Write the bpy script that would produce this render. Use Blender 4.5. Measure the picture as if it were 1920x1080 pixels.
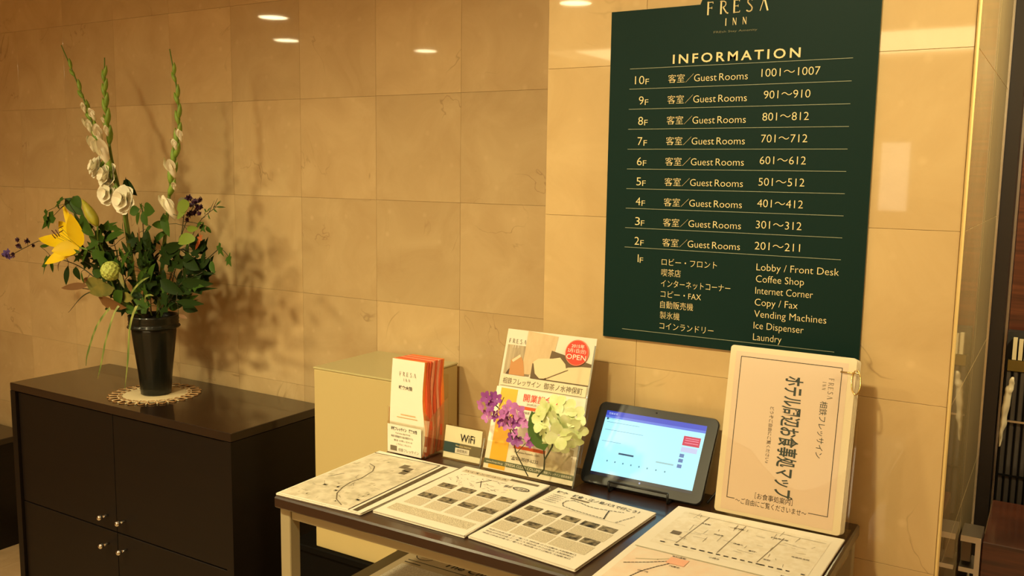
import bpy, math, random
from mathutils import Vector, Matrix
PI = math.pi
random.seed(7)
for o in list(bpy.data.objects): bpy.data.objects.remove(o)
SC = bpy.context.scene
COL = SC.collection
HC = 1.55                      # camera height above the floor

# ------------------------------------------------------------ camera
F_PX = 1701.5
yaw, pitch, roll = 0.54686, 0.127296, 0.0142746
fwd = Vector((-math.sin(yaw)*math.cos(pitch), math.cos(yaw)*math.cos(pitch), -math.sin(pitch)))
rt0 = Vector((math.cos(yaw), math.sin(yaw), 0)); up0 = rt0.cross(fwd)
rt = rt0*math.cos(roll) + up0*math.sin(roll); up = -rt0*math.sin(roll) + up0*math.cos(roll)
cam_d = bpy.data.cameras.new('camera'); cam = bpy.data.objects.new('camera', cam_d); COL.objects.link(cam)
cam_d.sensor_width = 36; cam_d.lens = F_PX/1920*36; cam_d.clip_start = .02; cam_d.clip_end = 60
M = Matrix((rt, up, -fwd)).transposed().to_4x4(); M.translation = Vector((0, 0, HC)); cam.matrix_world = M
SC.camera = cam

# ------------------------------------------------------------ world and lamps
w = bpy.data.worlds.new('world'); SC.world = w; w.use_nodes = True
w.node_tree.nodes['Background'].inputs[0].default_value = (1, .8, .5, 1)
w.node_tree.nodes['Background'].inputs[1].default_value = .02
LAMPC = (1, .86, .46)
def spot(x, y, power, size=PI*.7, blend=.9, rad=.035, tgt=None, c=LAMPC):
    d = bpy.data.lights.new('downlight_or_fill_lamp', 'SPOT'); d.energy = power; d.spot_size = size; d.spot_blend = blend
    d.shadow_soft_size = rad; d.color = c
    o = bpy.data.objects.new('downlight_or_fill_lamp', d); COL.objects.link(o); o.location = (x, y, HC+1.00)
    if tgt: o.rotation_euler = (Vector(tgt)-o.location).to_track_quat('-Z', 'Y').to_euler()
    return o
spot(-3.15, -.10, 118, size=1.5, blend=1, rad=.11, tgt=(-2.7, 1.6, .50))
spot(-1.95, .10, 104, size=1.6, blend=1, rad=.09, tgt=(-1.6, 1.5, .62))
spot(-.70, .10, 88, size=1.8, blend=1, rad=.05, tgt=(-.45, 1.5, .9))
spot(.75, 1.5, 230, size=1.1, blend=1, rad=.05, tgt=(-.145, 2.10, 1.75))  # added fill spot without a fixture, brightens the pillar's side face
for (x, y) in ((-4.84, -.52), (-5.59, -1.39), (-4.94, -2.42), (-2.71, -1.80), (-.5, -2.2), (1.2, -1.2)):
    spot(x, y, 16, size=1.3, blend=1)
d = bpy.data.lights.new('cove_lamp', 'AREA'); d.shape = 'RECTANGLE'; d.size = 4.6; d.size_y = 1.2; d.energy = 130; d.color = (1, .80, .42)
o = bpy.data.objects.new('cove_lamp', d); COL.objects.link(o); o.location = (-1.3, -4.1, HC+1.0)
vs = SC.view_settings
SC.display_settings.display_device = 'sRGB'
vs.view_transform = 'Standard'; vs.look = 'None'; vs.gamma = 1; vs.use_curve_mapping = False
vs.exposure = 0.0

# ------------------------------------------------------------ materials
MATS = {}
def lin(c):
    c = [x/255 for x in c]; return tuple(x/12.92 if x <= .04045 else ((x+.055)/1.055)**2.4 for x in c)+(1,)
def mat(name, col, rough=.5, metal=0, coat=0, coat_r=.03, emit=None, es=1, noise=None, spec=.5, trans=0, sheen=0):
    if name in MATS: return MATS[name]
    m = bpy.data.materials.new(name); m.use_nodes = True; nt = m.node_tree; b = nt.nodes['Principled BSDF']
    if len(col) == 3: col = tuple(col)+(1,)
    b.inputs['Base Color'].default_value = col; b.inputs['Roughness'].default_value = rough; b.inputs['Metallic'].default_value = metal
    b.inputs['Coat Weight'].default_value = coat; b.inputs['Coat Roughness'].default_value = coat_r
    b.inputs['Specular IOR Level'].default_value = spec
    if trans: b.inputs['Transmission Weight'].default_value = trans
    if emit: b.inputs['Emission Color'].default_value = tuple(emit)+(1,); b.inputs['Emission Strength'].default_value = es
    if noise:   # (scale, amount, second colour, stretch)
        sc, lo, c2 = noise[:3]; st = noise[3] if len(noise) > 3 else (1, 1, 1)
        tc = nt.nodes.new('ShaderNodeTexCoord'); mp = nt.nodes.new('ShaderNodeMapping'); mp.inputs['Scale'].default_value = st
        n = nt.nodes.new('ShaderNodeTexNoise'); n.inputs['Scale'].default_value = sc; n.inputs['Detail'].default_value = 5
        r = nt.nodes.new('ShaderNodeValToRGB'); r.color_ramp.elements[0].position = .5-lo; r.color_ramp.elements[1].position = .5+lo
        r.color_ramp.elements[0].color = col; r.color_ramp.elements[1].color = tuple(c2)+((1,) if len(c2) == 3 else ())
        nt.links.new(tc.outputs['Object'], mp.inputs[0]); nt.links.new(mp.outputs[0], n.inputs['Vector'])
        nt.links.new(n.outputs['Fac'], r.inputs[0]); nt.links.new(r.outputs[0], b.inputs['Base Color'])
    MATS[name] = m; return m

def marble(name, c0, c1, coat=1, var=.12, crough=.03):
    m = bpy.data.materials.new(name); m.use_nodes = True; nt = m.node_tree; b = nt.nodes['Principled BSDF']; N = nt.nodes.new; L = nt.links.new
    tc = N('ShaderNodeTexCoord'); oi = N('ShaderNodeObjectInfo'); mul = N('ShaderNodeVectorMath'); mul.operation = 'SCALE'
    cmb = N('ShaderNodeCombineXYZ'); L(oi.outputs['Random'], cmb.inputs[0]); L(oi.outputs['Random'], cmb.inputs[1]); cmb.inputs[2].default_value = .3
    L(cmb.outputs[0], mul.inputs[0]); mul.inputs['Scale'].default_value = 37
    add = N('ShaderNodeVectorMath'); L(tc.outputs['Object'], add.inputs[0]); L(mul.outputs[0], add.inputs[1])
    n1 = N('ShaderNodeTexNoise'); n1.inputs['Scale'].default_value = 6; n1.inputs['Detail'].default_value = 6; n1.inputs['Roughness'].default_value = .6
    n1.inputs['Distortion'].default_value = .8; L(add.outputs[0], n1.inputs['Vector'])
    r1 = N('ShaderNodeValToRGB'); r1.color_ramp.elements[0].position = .3; r1.color_ramp.elements[1].position = .72
    r1.color_ramp.elements[0].color = c0; r1.color_ramp.elements[1].color = c1; L(n1.outputs['Fac'], r1.inputs[0])
    # thin brown veins
    n2 = N('ShaderNodeTexNoise'); n2.inputs['Scale'].default_value = 2.6; n2.inputs['Detail'].default_value = 4; n2.inputs['Distortion'].default_value = 1.6; L(add.outputs[0], n2.inputs['Vector'])
    s = N('ShaderNodeMath'); s.operation = 'SUBTRACT'; L(n2.outputs['Fac'], s.inputs[0]); s.inputs[1].default_value = .5
    a = N('ShaderNodeMath'); a.operation = 'ABSOLUTE'; L(s.outputs[0], a.inputs[0])
    r2 = N('ShaderNodeValToRGB'); r2.color_ramp.elements[0].position = 0; r2.color_ramp.elements[0].color = (.6, .6, .6, 1)
    r2.color_ramp.elements[1].position = .006; r2.color_ramp.elements[1].color = (0, 0, 0, 1); L(a.outputs[0], r2.inputs[0])
    n3 = N('ShaderNodeTexNoise'); n3.inputs['Scale'].default_value = 5; L(add.outputs[0], n3.inputs['Vector'])
    r3 = N('ShaderNodeValToRGB'); r3.color_ramp.elements[0].position = .56; r3.color_ramp.elements[1].position = .68; L(n3.outputs['Fac'], r3.inputs[0])
    mm = N('ShaderNodeMath'); mm.operation = 'MULTIPLY'; L(r2.outputs[0], mm.inputs[0]); L(r3.outputs[0], mm.inputs[1])
    mx = N('ShaderNodeMix'); mx.data_type = 'RGBA'; L(mm.outputs[0], mx.inputs['Factor']); L(r1.outputs[0], mx.inputs['A'])
    mx.inputs['B'].default_value = (c0[0]*.45, c0[1]*.36, c0[2]*.28, 1)
    # pale fossil flecks
    v = N('ShaderNodeTexVoronoi'); v.inputs['Scale'].default_value = 16; L(add.outputs[0], v.inputs['Vector'])
    r4 = N('ShaderNodeValToRGB'); r4.color_ramp.elements[0].position = .05; r4.color_ramp.elements[0].color = (.45, .45, .45, 1)
    r4.color_ramp.elements[1].position = .16; r4.color_ramp.elements[1].color = (0, 0, 0, 1); L(v.outputs['Distance'], r4.inputs[0])
    m4 = N('ShaderNodeMath'); m4.operation = 'MULTIPLY'; L(r4.outputs[0], m4.inputs[0]); L(n3.outputs['Fac'], m4.inputs[1])
    mx2 = N('ShaderNodeMix'); mx2.data_type = 'RGBA'; L(m4.outputs[0], mx2.inputs['Factor']); L(mx.outputs['Result'], mx2.inputs['A']); mx2.inputs['B'].default_value = (min(1, c1[0]*1.25), c1[1]*1.3, c1[2]*1.4, 1)
    hs = N('ShaderNodeHueSaturation'); mr = N('ShaderNodeMapRange'); L(oi.outputs['Random'], mr.inputs[0]); mr.inputs['To Min'].default_value = 1-var; mr.inputs['To Max'].default_value = 1+var
    L(mr.outputs[0], hs.inputs['Value']); L(mx2.outputs['Result'], hs.inputs['Color']); L(hs.outputs[0], b.inputs['Base Color'])
    b.inputs['Roughness'].default_value = .45; b.inputs['Coat Weight'].default_value = coat; b.inputs['Coat Roughness'].default_value = crough
    b.inputs['Specular IOR Level'].default_value = .3
    MATS[name] = m; return m

def acrylic(name, tint=(.97, .96, .92), rough=.03, base=.015, k=.35):
    m = bpy.data.materials.new(name); m.use_nodes = True; nt = m.node_tree; nt.nodes.remove(nt.nodes['Principled BSDF']); N = nt.nodes.new; L = nt.links.new
    t = N('ShaderNodeBsdfTransparent'); t.inputs[0].default_value = tuple(tint)+(1,)
    g = N('ShaderNodeBsdfGlossy'); g.inputs['Roughness'].default_value = rough; g.inputs['Color'].default_value = (1, 1, 1, 1)
    fr = N('ShaderNodeFresnel'); fr.inputs[0].default_value = 1.45; ad = N('ShaderNodeMath'); ad.operation = 'MULTIPLY_ADD'; ad.inputs[1].default_value = k; ad.inputs[2].default_value = base; ad.use_clamp = True
    L(fr.outputs[0], ad.inputs[0]); mx = N('ShaderNodeMixShader'); L(ad.outputs[0], mx.inputs[0]); L(t.outputs[0], mx.inputs[1]); L(g.outputs[0], mx.inputs[2])
    L(mx.outputs[0], nt.nodes['Material Output'].inputs[0]); MATS[name] = m; return m

def print_noise(name, paper, ink, scale=220, thr=.5, soft=.06, stretch=(1, 1, 1), detail=2):
    """flat print: specks of ink on paper"""
    return mat(name, ink, .8, noise=(scale, soft, paper, stretch))

MARB = marble('beige_marble', lin((196, 166, 120)), lin((214, 187, 140)), var=.09)
MARB2 = marble('beige_marble_pillar', lin((206, 174, 122)), lin((220, 190, 138)), var=.02)
FLOORM = marble('floor_marble', lin((190, 160, 120)), lin((210, 180, 140)), var=.05)
GROUT = mat('grout', lin((205, 174, 126)), .7)
CEIL = mat('ceiling_paint', lin((215, 190, 150)), .8)
PLAST = mat('far_wall_paint', lin((150, 115, 75)), .7)
LACQ = mat('black_brown_lacquer', lin((22, 13, 6)), .55, spec=.25, coat=.1, coat_r=.15, noise=(4, .3, lin((18, 10, 6)), (1, 1, 14)))
LACQT = mat('black_brown_top', lin((34, 20, 12)), .4, coat=.8, coat_r=.05, spec=.3)
DARKP = mat('black_panel', lin((12, 9, 7)), .7, spec=.1)
KNOB = mat('polished_steel', (.75, .73, .7), .12, 1)
WOODT = mat('dark_walnut_top', lin((52, 29, 18)), .35, coat=.5, coat_r=.12, noise=(9, .3, lin((42, 23, 14)), (1, 12, 1)))
FRAME = mat('beige_painted_steel', lin((168, 154, 120)), .45)
CREAM = mat('cream_board', lin((208, 188, 132)), .5, coat=.25, coat_r=.2)
CREAMT = mat('cream_board_top', lin((196, 186, 136)), .35, coat=.3, coat_r=.15)
PAPER = mat('white_paper', lin((246, 238, 222)), .75)
PAPER2 = mat('offwhite_paper', lin((232, 222, 202)), .75)
INK = mat('black_ink', lin((34, 28, 22)), .7)
INKG = mat('grey_ink', lin((120, 108, 88)), .7)
TXT = mat('print_text_grey', lin((196, 184, 158)), .8, noise=(500, .12, lin((232, 220, 196)), (1, 1, 1)))
PHOTO = mat('print_photo', lin((24, 20, 15)), .7, noise=(110, .16, lin((170, 156, 126))))
MAPP = mat('print_map', lin((206, 196, 172)), .75, noise=(45, .12, lin((232, 222, 200))))
MAPF = mat('print_map_fine', lin((238, 228, 208)), .75, noise=(90, .10, lin((246, 238, 222))))
MAPPK = mat('print_map_pink', lin((244, 218, 194)), .75, noise=(40, .2, lin((244, 230, 210))))
GREEN = mat('dark_green_board', lin((12, 42, 38)), .5, spec=.15)
GOLDT = mat('pale_gold_lettering', lin((246, 226, 170)), .5)
GLINE = mat('thin_grey_line', lin((160, 165, 140)), .5)
ACR = acrylic('clear_acrylic')
EDGE = mat('acrylic_edge', (.8, .8, .7), .1, trans=.6, coat=1)
TABB = mat('tablet_black', (.012, .012, .014), .3, coat=.4, coat_r=.1)
ORANGE = mat('leaflet_orange', lin((250, 138, 56)), .5); RED = mat('leaflet_red', lin((230, 98, 56)), .5)
PINKO = mat('leaflet_salmon', lin((240, 156, 116)), .5)
LEAFM = mat('dark_green_leaf', lin((50, 78, 20)), .55, spec=.2, noise=(30, .3, lin((64, 96, 30))))
LEAFD = mat('deep_green_leaf', lin((32, 52, 16)), .55, spec=.15)
LEAFL = mat('light_green_leaf', lin((118, 140, 48)), .5)
LEAFO = mat('olive_leaf', lin((140, 130, 60)), .55, noise=(25, .2, lin((92, 98, 44))))
LEAFB = mat('bronze_leaf', lin((122, 84, 46)), .55)
STEM = mat('green_stem', lin((104, 132, 52)), .5)
STEMD = mat('dark_stem', lin((60, 62, 34)), .6)
BUDG = mat('gladiolus_green', lin((150, 182, 72)), .5, noise=(40, .25, lin((112, 150, 52))))
WHITE = mat('white_petal', lin((250, 244, 222)), .55); 
YELL = mat('yellow_petal', lin((255, 226, 20)), .45, noise=(18, .3, lin((250, 206, 10))))
YGRN = mat('yellow_green_bud', lin((196, 186, 56)), .5, noise=(30, .3, lin((150, 150, 44)), (3, 3, .5)))
SNOW = mat('snowball_green', lin((204, 216, 110)), .6)
PURD = mat('dark_purple', lin((66, 30, 60)), .6); PURB = mat('violet', lin((92, 66, 140)), .6)
ANTH = mat('anther_brown', lin((90, 40, 20)), .6)
PURP = mat('artificial_purple', lin((206, 128, 206)), .5, noise=(60, .3, lin((178, 96, 178)))); PURV = mat('artificial_deep_purple', lin((150, 70, 160)), .5)
HYD = mat('hydrangea_cream', lin((236, 240, 196)), .55, noise=(40, .2, lin((206, 220, 140)))); ALEAF = mat('artificial_leaf', lin((66, 100, 34)), .5)
GLADE = mat('variegated_blade', lin((168, 172, 96)), .5, noise=(14, .1, lin((92, 120, 52)), (6, 6, .3)))
VASEM = mat('black_green_ceramic', lin((18, 22, 17)), .35, coat=.4, coat_r=.08, spec=.3)
LACE = mat('crochet_lace', lin((226, 208, 168)), .85); LACEB = mat('lace_border', lin((176, 132, 84)), .85)
METG = mat('satin_aluminium', (.55, .52, .48), .3, 1); BRASS = mat('brass_ring', (.85, .62, .25), .25, 1)
REDW = mat('reddish_wood', lin((96, 48, 28)), .35, coat=.4, coat_r=.1, noise=(6, .2, lin((58, 26, 16)), (1, 1, 22)))
DWOOD = mat('dark_wood_wall', lin((40, 24, 17)), .4, coat=.3, coat_r=.1, noise=(5, .3, lin((28, 17, 12)), (14, 14, 1)))
PLAS = mat('crumpled_plastic', lin((196, 180, 150)), .4, coat=.5)

# ------------------------------------------------------------ builders
ORG = {}
class MB:
    def __init__(s): s.v = []; s.f = []; s.sm = True
    def add(s, vs, fs):
        b = len(s.v); s.v += [Vector(v) for v in vs]; s.f += [tuple(i+b for i in f) for f in fs]; return s
    def box(s, a, b, R=None, c=None):
        x0, y0, z0 = a; x1, y1, z1 = b
        vs = [Vector(p) for p in ((x0,y0,z0),(x1,y0,z0),(x1,y1,z0),(x0,y1,z0),(x0,y0,z1),(x1,y0,z1),(x1,y1,z1),(x0,y1,z1))]
        if R: vs = [R @ (v-Vector(c)) + Vector(c) for v in vs]
        s.add(vs, [(0,3,2,1),(4,5,6,7),(0,1,5,4),(1,2,6,5),(2,3,7,6),(3,0,4,7)]); s.sm = False; return s
    def bbox(s, a, b, r):   # box with chamfered edges
        x0, y0, z0 = a; x1, y1, z1 = b; vs = []; fs = []
        P = lambda x, y, z: vs.append((x, y, z)) or len(vs)-1
        X = (x0, x1); Y = (y0, y1); Zz = (z0, z1); sg = (1, -1); c = {}
        for i in (0, 1):
            for j in (0, 1):
                for k in (0, 1):
                    c[i,j,k,'x'] = P(X[i], Y[j]+sg[j]*r, Zz[k]+sg[k]*r); c[i,j,k,'y'] = P(X[i]+sg[i]*r, Y[j], Zz[k]+sg[k]*r); c[i,j,k,'z'] = P(X[i]+sg[i]*r, Y[j]+sg[j]*r, Zz[k])
        for i in (0, 1):
            fs.append((c[i,0,0,'x'], c[i,1,0,'x'], c[i,1,1,'x'], c[i,0,1,'x'])); fs.append((c[0,i,0,'y'], c[1,i,0,'y'], c[1,i,1,'y'], c[0,i,1,'y'])); fs.append((c[0,0,i,'z'], c[1,0,i,'z'], c[1,1,i,'z'], c[0,1,i,'z']))
            for j in (0, 1):
                fs.append((c[i,j,0,'x'], c[i,j,0,'y'], c[i,j,1,'y'], c[i,j,1,'x'])); fs.append((c[i,0,j,'x'], c[i,0,j,'z'], c[i,1,j,'z'], c[i,1,j,'x'])); fs.append((c[0,i,j,'y'], c[0,i,j,'z'], c[1,i,j,'z'], c[1,i,j,'y']))
                for k in (0, 1): fs.append((c[i,j,k,'x'], c[i,j,k,'y'], c[i,j,k,'z']))
        s.add(vs, fs); s.sm = False; return s
    def tube(s, pts, r, n=8, cap=True):
        pts = [Vector(p) for p in pts]; N = len(pts); rr = r if hasattr(r, '__len__') else [r]*N
        t0 = (pts[1]-pts[0]).normalized(); ref = Vector((0, 0, 1)) if abs(t0.z) < .9 else Vector((1, 0, 0)); a = t0.cross(ref).normalized(); vs = []; fs = []
        for i, p in enumerate(pts):
            t = (pts[min(i+1, N-1)]-pts[max(i-1, 0)]).normalized(); a = (a-t*a.dot(t)).normalized(); b = t.cross(a)
            for k in range(n): th = 2*PI*k/n; vs.append(p+(a*math.cos(th)+b*math.sin(th))*rr[i])
        for i in range(N-1):
            for k in range(n): fs.append((i*n+k, i*n+(k+1)%n, (i+1)*n+(k+1)%n, (i+1)*n+k))
        if cap: fs.append(tuple(range(n))[::-1]); fs.append(tuple((N-1)*n+k for k in range(n)))
        return s.add(vs, fs)
    def lathe(s, c, prof, n=40, flute=0, nf=0):
        vs = []; fs = []; m = len(prof)
        for r, z in prof:
            for k in range(n): th = 2*PI*k/n; q = r*(1+(flute*abs(math.cos(nf*th/2)) if nf else 0)); vs.append((c[0]+q*math.cos(th), c[1]+q*math.sin(th), c[2]+z))
        for i in range(m-1):
            for k in range(n): fs.append((i*n+k, i*n+(k+1)%n, (i+1)*n+(k+1)%n, (i+1)*n+k))
        return s.add(vs, fs)
    def ball(s, c, r, n=10, m=6, sq=(1, 1, 1), bump=0):
        c = Vector(c); vs = [c+Vector((0, 0, r*sq[2]))]; fs = []
        for i in range(1, m):
            ph = PI*i/m
            for k in range(n):
                th = 2*PI*k/n; q = r*(1+bump*random.uniform(-1, 1)); vs.append(c+Vector((q*sq[0]*math.sin(ph)*math.cos(th), q*sq[1]*math.sin(ph)*math.sin(th), q*sq[2]*math.cos(ph))))
        vs.append(c-Vector((0, 0, r*sq[2])))
        for k in range(n): fs.append((0, 1+k, 1+(k+1) % n))
        for i in range(m-2):
            for k in range(n): fs.append((1+i*n+k, 1+(i+1)*n+k, 1+(i+1)*n+(k+1) % n, 1+i*n+(k+1) % n))
        e = len(vs)-1; b = 1+(m-2)*n
        for k in range(n): fs.append((e, b+(k+1) % n, b+k))
        return s.add(vs, fs)
    def petal(s, base, tip, nrm, w, curl=.15, cup=.2, n=6, shape='ovate', wave=0):
        """a leaf or petal: strip with a mid rib, from base to tip, widest part w across"""
        base = Vector(base); tip = Vector(tip); d = tip-base; L = d.length; t = d/L; nrm = Vector(nrm); nrm = (nrm-t*nrm.dot(t)).normalized(); sd = t.cross(nrm)
        vs = []; fs = []
        for i in range(n+1):
            u = i/n
            if shape == 'ovate': ww = math.sin(PI*min(1, u**.8))**.8
            elif shape == 'obovate': ww = math.sin(PI*min(1, u**1.5*.93+.03))**.7
            elif shape == 'lance': ww = math.sin(PI*(u*.96+.02))**.9*(1-.2*u)
            elif shape == 'round': ww = max(.12, math.sqrt(max(0, 1-(2*u*.98-1)**2)))
            elif shape == 'blade': ww = min(1, (1-u)*2.5+.02)*min(1, u*3+.5)
            ww *= w/2
            c = base+t*L*u+nrm*(-curl*L*(u*u))+nrm*wave*math.sin(u*9)
            vs += [c+sd*ww+nrm*cup*ww, c, c-sd*ww+nrm*cup*ww]
        for i in range(n): k = 3*i; fs += [(k, k+1, k+4, k+3), (k+1, k+2, k+5, k+4)]
        return s.add(vs, fs)
    def ivy(s, base, tip, nrm, w, lobes=5):
        base = Vector(base); tip = Vector(tip); d = tip-base; L = d.length; t = d/L; nrm = Vector(nrm); nrm = (nrm-t*nrm.dot(t)).normalized(); sd = t.cross(nrm)
        out = [(0, 0), (-.32, -.10), (-.5, .12), (-.28, .26), (-.55, .52), (-.2, .56), (0, 1), (.2, .56), (.55, .52), (.28, .26), (.5, .12), (.32, -.10)]
        c = base+t*L*.3-nrm*.03*L; vs = [c]
        for x, y in out: vs.append(base+sd*x*w+t*y*L+nrm*(.10*abs(x)*w-.12*L*max(0, y-.4)+random.uniform(-.03, .03)*L))
        n = len(out); fs = [(0, 1+k, 1+(k+1) % n) for k in range(n)]
        return s.add(vs, fs)
    def build(s, name, m, parent=None, loc=None, sub=0, thick=0):
        org = ORG[parent] if parent is not None else Vector(loc if loc is not None else (0, 0, 0))
        me = bpy.data.meshes.new(name); me.from_pydata([tuple(v-org) for v in s.v], [], s.f); me.update()
        if s.sm: me.polygons.foreach_set('use_smooth', [True]*len(me.polygons))
        me.materials.append(m); o = bpy.data.objects.new(name, me); COL.objects.link(o)
        if parent is not None: o.parent = parent
        else: o.location = org
        ORG[o] = org
        if thick: q = o.modifiers.new('t', 'SOLIDIFY'); q.thickness = thick; q.offset = 0
        if sub: q = o.modifiers.new('s', 'SUBSURF'); q.levels = sub; q.render_levels = sub
        return o
def tag(o, label=None, cat=None, group=None, kind=None):
    if label: o['label'] = label
    if cat: o['category'] = cat
    if group: o['group'] = group
    if kind: o['kind'] = kind
    return o
def thing(name, loc, label, cat, group=None):
    o = bpy.data.objects.new(name, None); COL.objects.link(o); o.location = loc; o.empty_display_size = .05; ORG[o] = Vector(loc)
    return tag(o, label, cat, group)
def struct(name, mb, m): o = mb.build(name, m); o['kind'] = 'structure'; return o
def W(x, y, z): return Vector((x, y, z+HC))
def at(px, py, Y):            # the point at depth Y seen at pixel (px, py) of the photograph
    d = fwd*F_PX+rt*(px-960)+up*(540-py); return Vector((0, 0, HC))+d*(Y/d.y)

_caps = {}
def textmesh(s, bold=0, res=3, sp=1):
    cu = bpy.data.curves.new('txt', 'FONT'); cu.space_character = sp; cu.body = s; cu.size = 1; cu.resolution_u = res; cu.offset = bold; cu.fill_mode = 'FRONT'
    ob = bpy.data.objects.new('txt', cu); COL.objects.link(ob); dg = bpy.context.evaluated_depsgraph_get(); me = bpy.data.meshes.new_from_object(ob.evaluated_get(dg))
    vs = [v.co.copy() for v in me.vertices]; fs = [tuple(p.vertices) for p in me.polygons]
    bpy.data.objects.remove(ob); bpy.data.curves.remove(cu); bpy.data.meshes.remove(me); return vs, fs
CAP = .729
class Sheet:
    """a flat printed face: origin O (bottom left), unit axes U and V, everything in metres"""
    def __init__(s, O, U, V, parent, eps=.0004):
        s.O = Vector(O); s.U = Vector(U).normalized(); s.V = Vector(V).normalized(); s.N = s.U.cross(s.V).normalized(); s.p = parent; s.e = eps
    def P(s, u, v, k=1): return s.O+s.U*u+s.V*v+s.N*(s.e*k)
    def poly(s, pts, m, name, k=1, mb=None):
        b = mb or MB(); b.add([s.P(u, v, k) for u, v in pts], [tuple(range(len(pts)))]); b.sm = False
        return b if mb is not None else b.build(name, m, s.p)
    def rect(s, u0, v0, u1, v1, m, name, k=1, mb=None): return s.poly([(u0, v0), (u1, v0), (u1, v1), (u0, v1)], m, name, k, mb)
    def line(s, pts, w, m, name, k=1, mb=None, close=False):
        b = mb or MB(); pts = [Vector(p) for p in pts]
        if close: pts.append(pts[0])
        for a, c in zip(pts, pts[1:]):
            d = (c-a).normalized(); n = Vector((-d.y, d.x))*w/2; a2 = a-d*w*.3; c2 = c+d*w*.3
            b.add([s.P(*(a2-n), k), s.P(*(c2-n), k), s.P(*(c2+n), k), s.P(*(a2+n), k)], [(0, 1, 2, 3)])
        b.sm = False
        return b if mb is not None else b.build(name, m, s.p)
    def text(s, t, u, v, h, w=None, m=None, name='lettering', k=2, bold=0, align='l', rot=False, shear=0, mb=None, hb=False, sp=1):
        """cap height h (or full box height when hb); w = width to fit; rot = turned 90 degrees clockwise"""
        vs, fs = textmesh(t, bold, sp=sp)
        if not vs: return
        x0 = min(q.x for q in vs); x1 = max(q.x for q in vs); y0 = min(q.y for q in vs); y1 = max(q.y for q in vs)
        sy = h/(y1-y0) if hb else h/CAP; sx = w/(x1-x0) if w else sy; yo = y0 if hb else 0
        wd = (x1-x0)*sx; dx = {'l': 0, 'c': -wd/2, 'r': -wd}[align]; out = []
        for q in vs:
            a = (q.x-x0)*sx+dx; b = (q.y-yo)*sy; a += shear*b
            out.append(s.P(u+b, v-a, k) if rot else s.P(u+a, v+b, k))
        b = mb or MB(); b.add(out, fs); b.sm = False
        return b if mb is not None else b.build(name, m, s.p)
    def logo(s, u, v, H, Wd, m, name='lettering', k=2, rot=False, word='FRESA'):
        """thin serif capitals; the last A has no crossbar"""
        G = {'F': [([(.12, 0), (.12, 1)], .13), ([(.05, .98), (.55, .98)], .05), ([(.12, .52), (.46, .52)], .04), ([(.55, .98), (.55, .86)], .04), ([(.46, .6), (.46, .44)], .04)],
             'R': [([(.12, 0), (.12, 1)], .13), ([(.05, .98), (.36, .98), (.52, .88), (.54, .72), (.46, .58), (.3, .5)], .08), ([(.3, .5), (.48, .22), (.62, .04), (.74, .0)], .10)],
             'E': [([(.12, 0), (.12, 1)], .13), ([(.05, .98), (.56, .98)], .05), ([(.12, .52), (.46, .52)], .04), ([(.08, .02), (.6, .02)], .05), ([(.56, .98), (.56, .87)], .04), ([(.6, .02), (.62, .13)], .05), ([(.46, .6), (.46, .44)], .04)],
             'S': [([(.5, .9), (.4, .98), (.24, .99), (.13, .88), (.14, .72), (.27, .58), (.42, .44), (.52, .28), (.48, .1), (.34, .01), (.18, .02), (.06, .1)], .10)],
             'A': [([(.05, 0), (.36, 1)], .05), ([(.36, 1), (.68, 0)], .13)],
             'I': [([(.12, 0), (.12, 1)], .13)], 'N': [([(.08, 0), (.08, 1)], .06), ([(.08, 1), (.56, .02)], .13), ([(.56, 0), (.56, 1)], .06)]}
        n = len(word); pitch = Wd/(n-.25); b = MB()
        gw = {'I': .24, 'A': .7}
        for i, ch in enumerate(word):
            ox = i*pitch+(pitch*.25 if ch == 'I' else 0); k1 = H*.95
            for pts, wd in G[ch]:
                q = [(ox+x*k1, y*H) for x, y in pts]
                if rot: q = [(u+y, v-x) for x, y in q]
                else: q = [(u+x, v+y) for x, y in q]
                s.line(q, wd*H, None, '', k, mb=b)
        return b.build(name, m, s.p)

# ============================================================ SETTING
D = 2.09; DP = 1.685; T = .3007
ZT = lambda z: z+HC
struct('floor', MB().box((-6.5, -5.6, -.05), (2.6, 3.0, -.004)), GROUT)
struct('ceiling', MB().box((-6.5, -5.6, HC+1.05), (2.6, 3.0, HC+1.12)), CEIL)
wl = struct('wall_left', MB().box((-6.5, D+.0005, 0), (-.95, D+.12, HC+1.05)), GROUT)
wp = struct('wall_right', MB().box((-.9425, DP+.0005, 0), (-.1465, 2.505, HC+1.05)), GROUT)
struct('wall_front', MB().box((-6.5, -5.6, 0), (2.6, -5.5, HC+1.05)), PLAST)
struct('wall_far_left', MB().box((-6.6, -5.6, 0), (-6.5, 3.0, HC+1.05)), PLAST)
struct('wall_far_right', MB().box((2.5, -5.6, 0), (2.6, 3.0, HC+1.05)), PLAST)
wb = struct('wall_back', MB().box((-.945, 2.66, 0), (2.6, 2.76, HC+1.05)), DWOOD)
_tile = {}
def tile(parent, m, x0, x1, z0, z1, Y, side=False, g=.00025, jit=True):
    w_, h_ = x1-x0-2*g, z1-z0-2*g; key = (round(w_, 4), round(h_, 4), m.name, side)
    if key not in _tile:
        b = MB()
        if side: b.bbox((0, 0, 0), (.01, w_, h_), .0005)
        else: b.bbox((0, 0, 0), (w_, .01, h_), .0004)
        me = bpy.data.meshes.new('tile'); me.from_pydata([tuple(v) for v in b.v], [], b.f); me.materials.append(m); _tile[key] = me
    o = bpy.data.objects.new('tile', _tile[key]); COL.objects.link(o); o.parent = parent
    j = random.uniform(0, .0003) if jit else 0
    o.location = (Y-.01, x0+g, z0+g) if side else (x0+g, Y-.004+j, z0+g)
    ORG[o] = Vector(o.location)
z00 = HC+.102*D
xs0 = -.834*D
zrows = [z00+(k)*T for k in range(-6, 4)]
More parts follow.
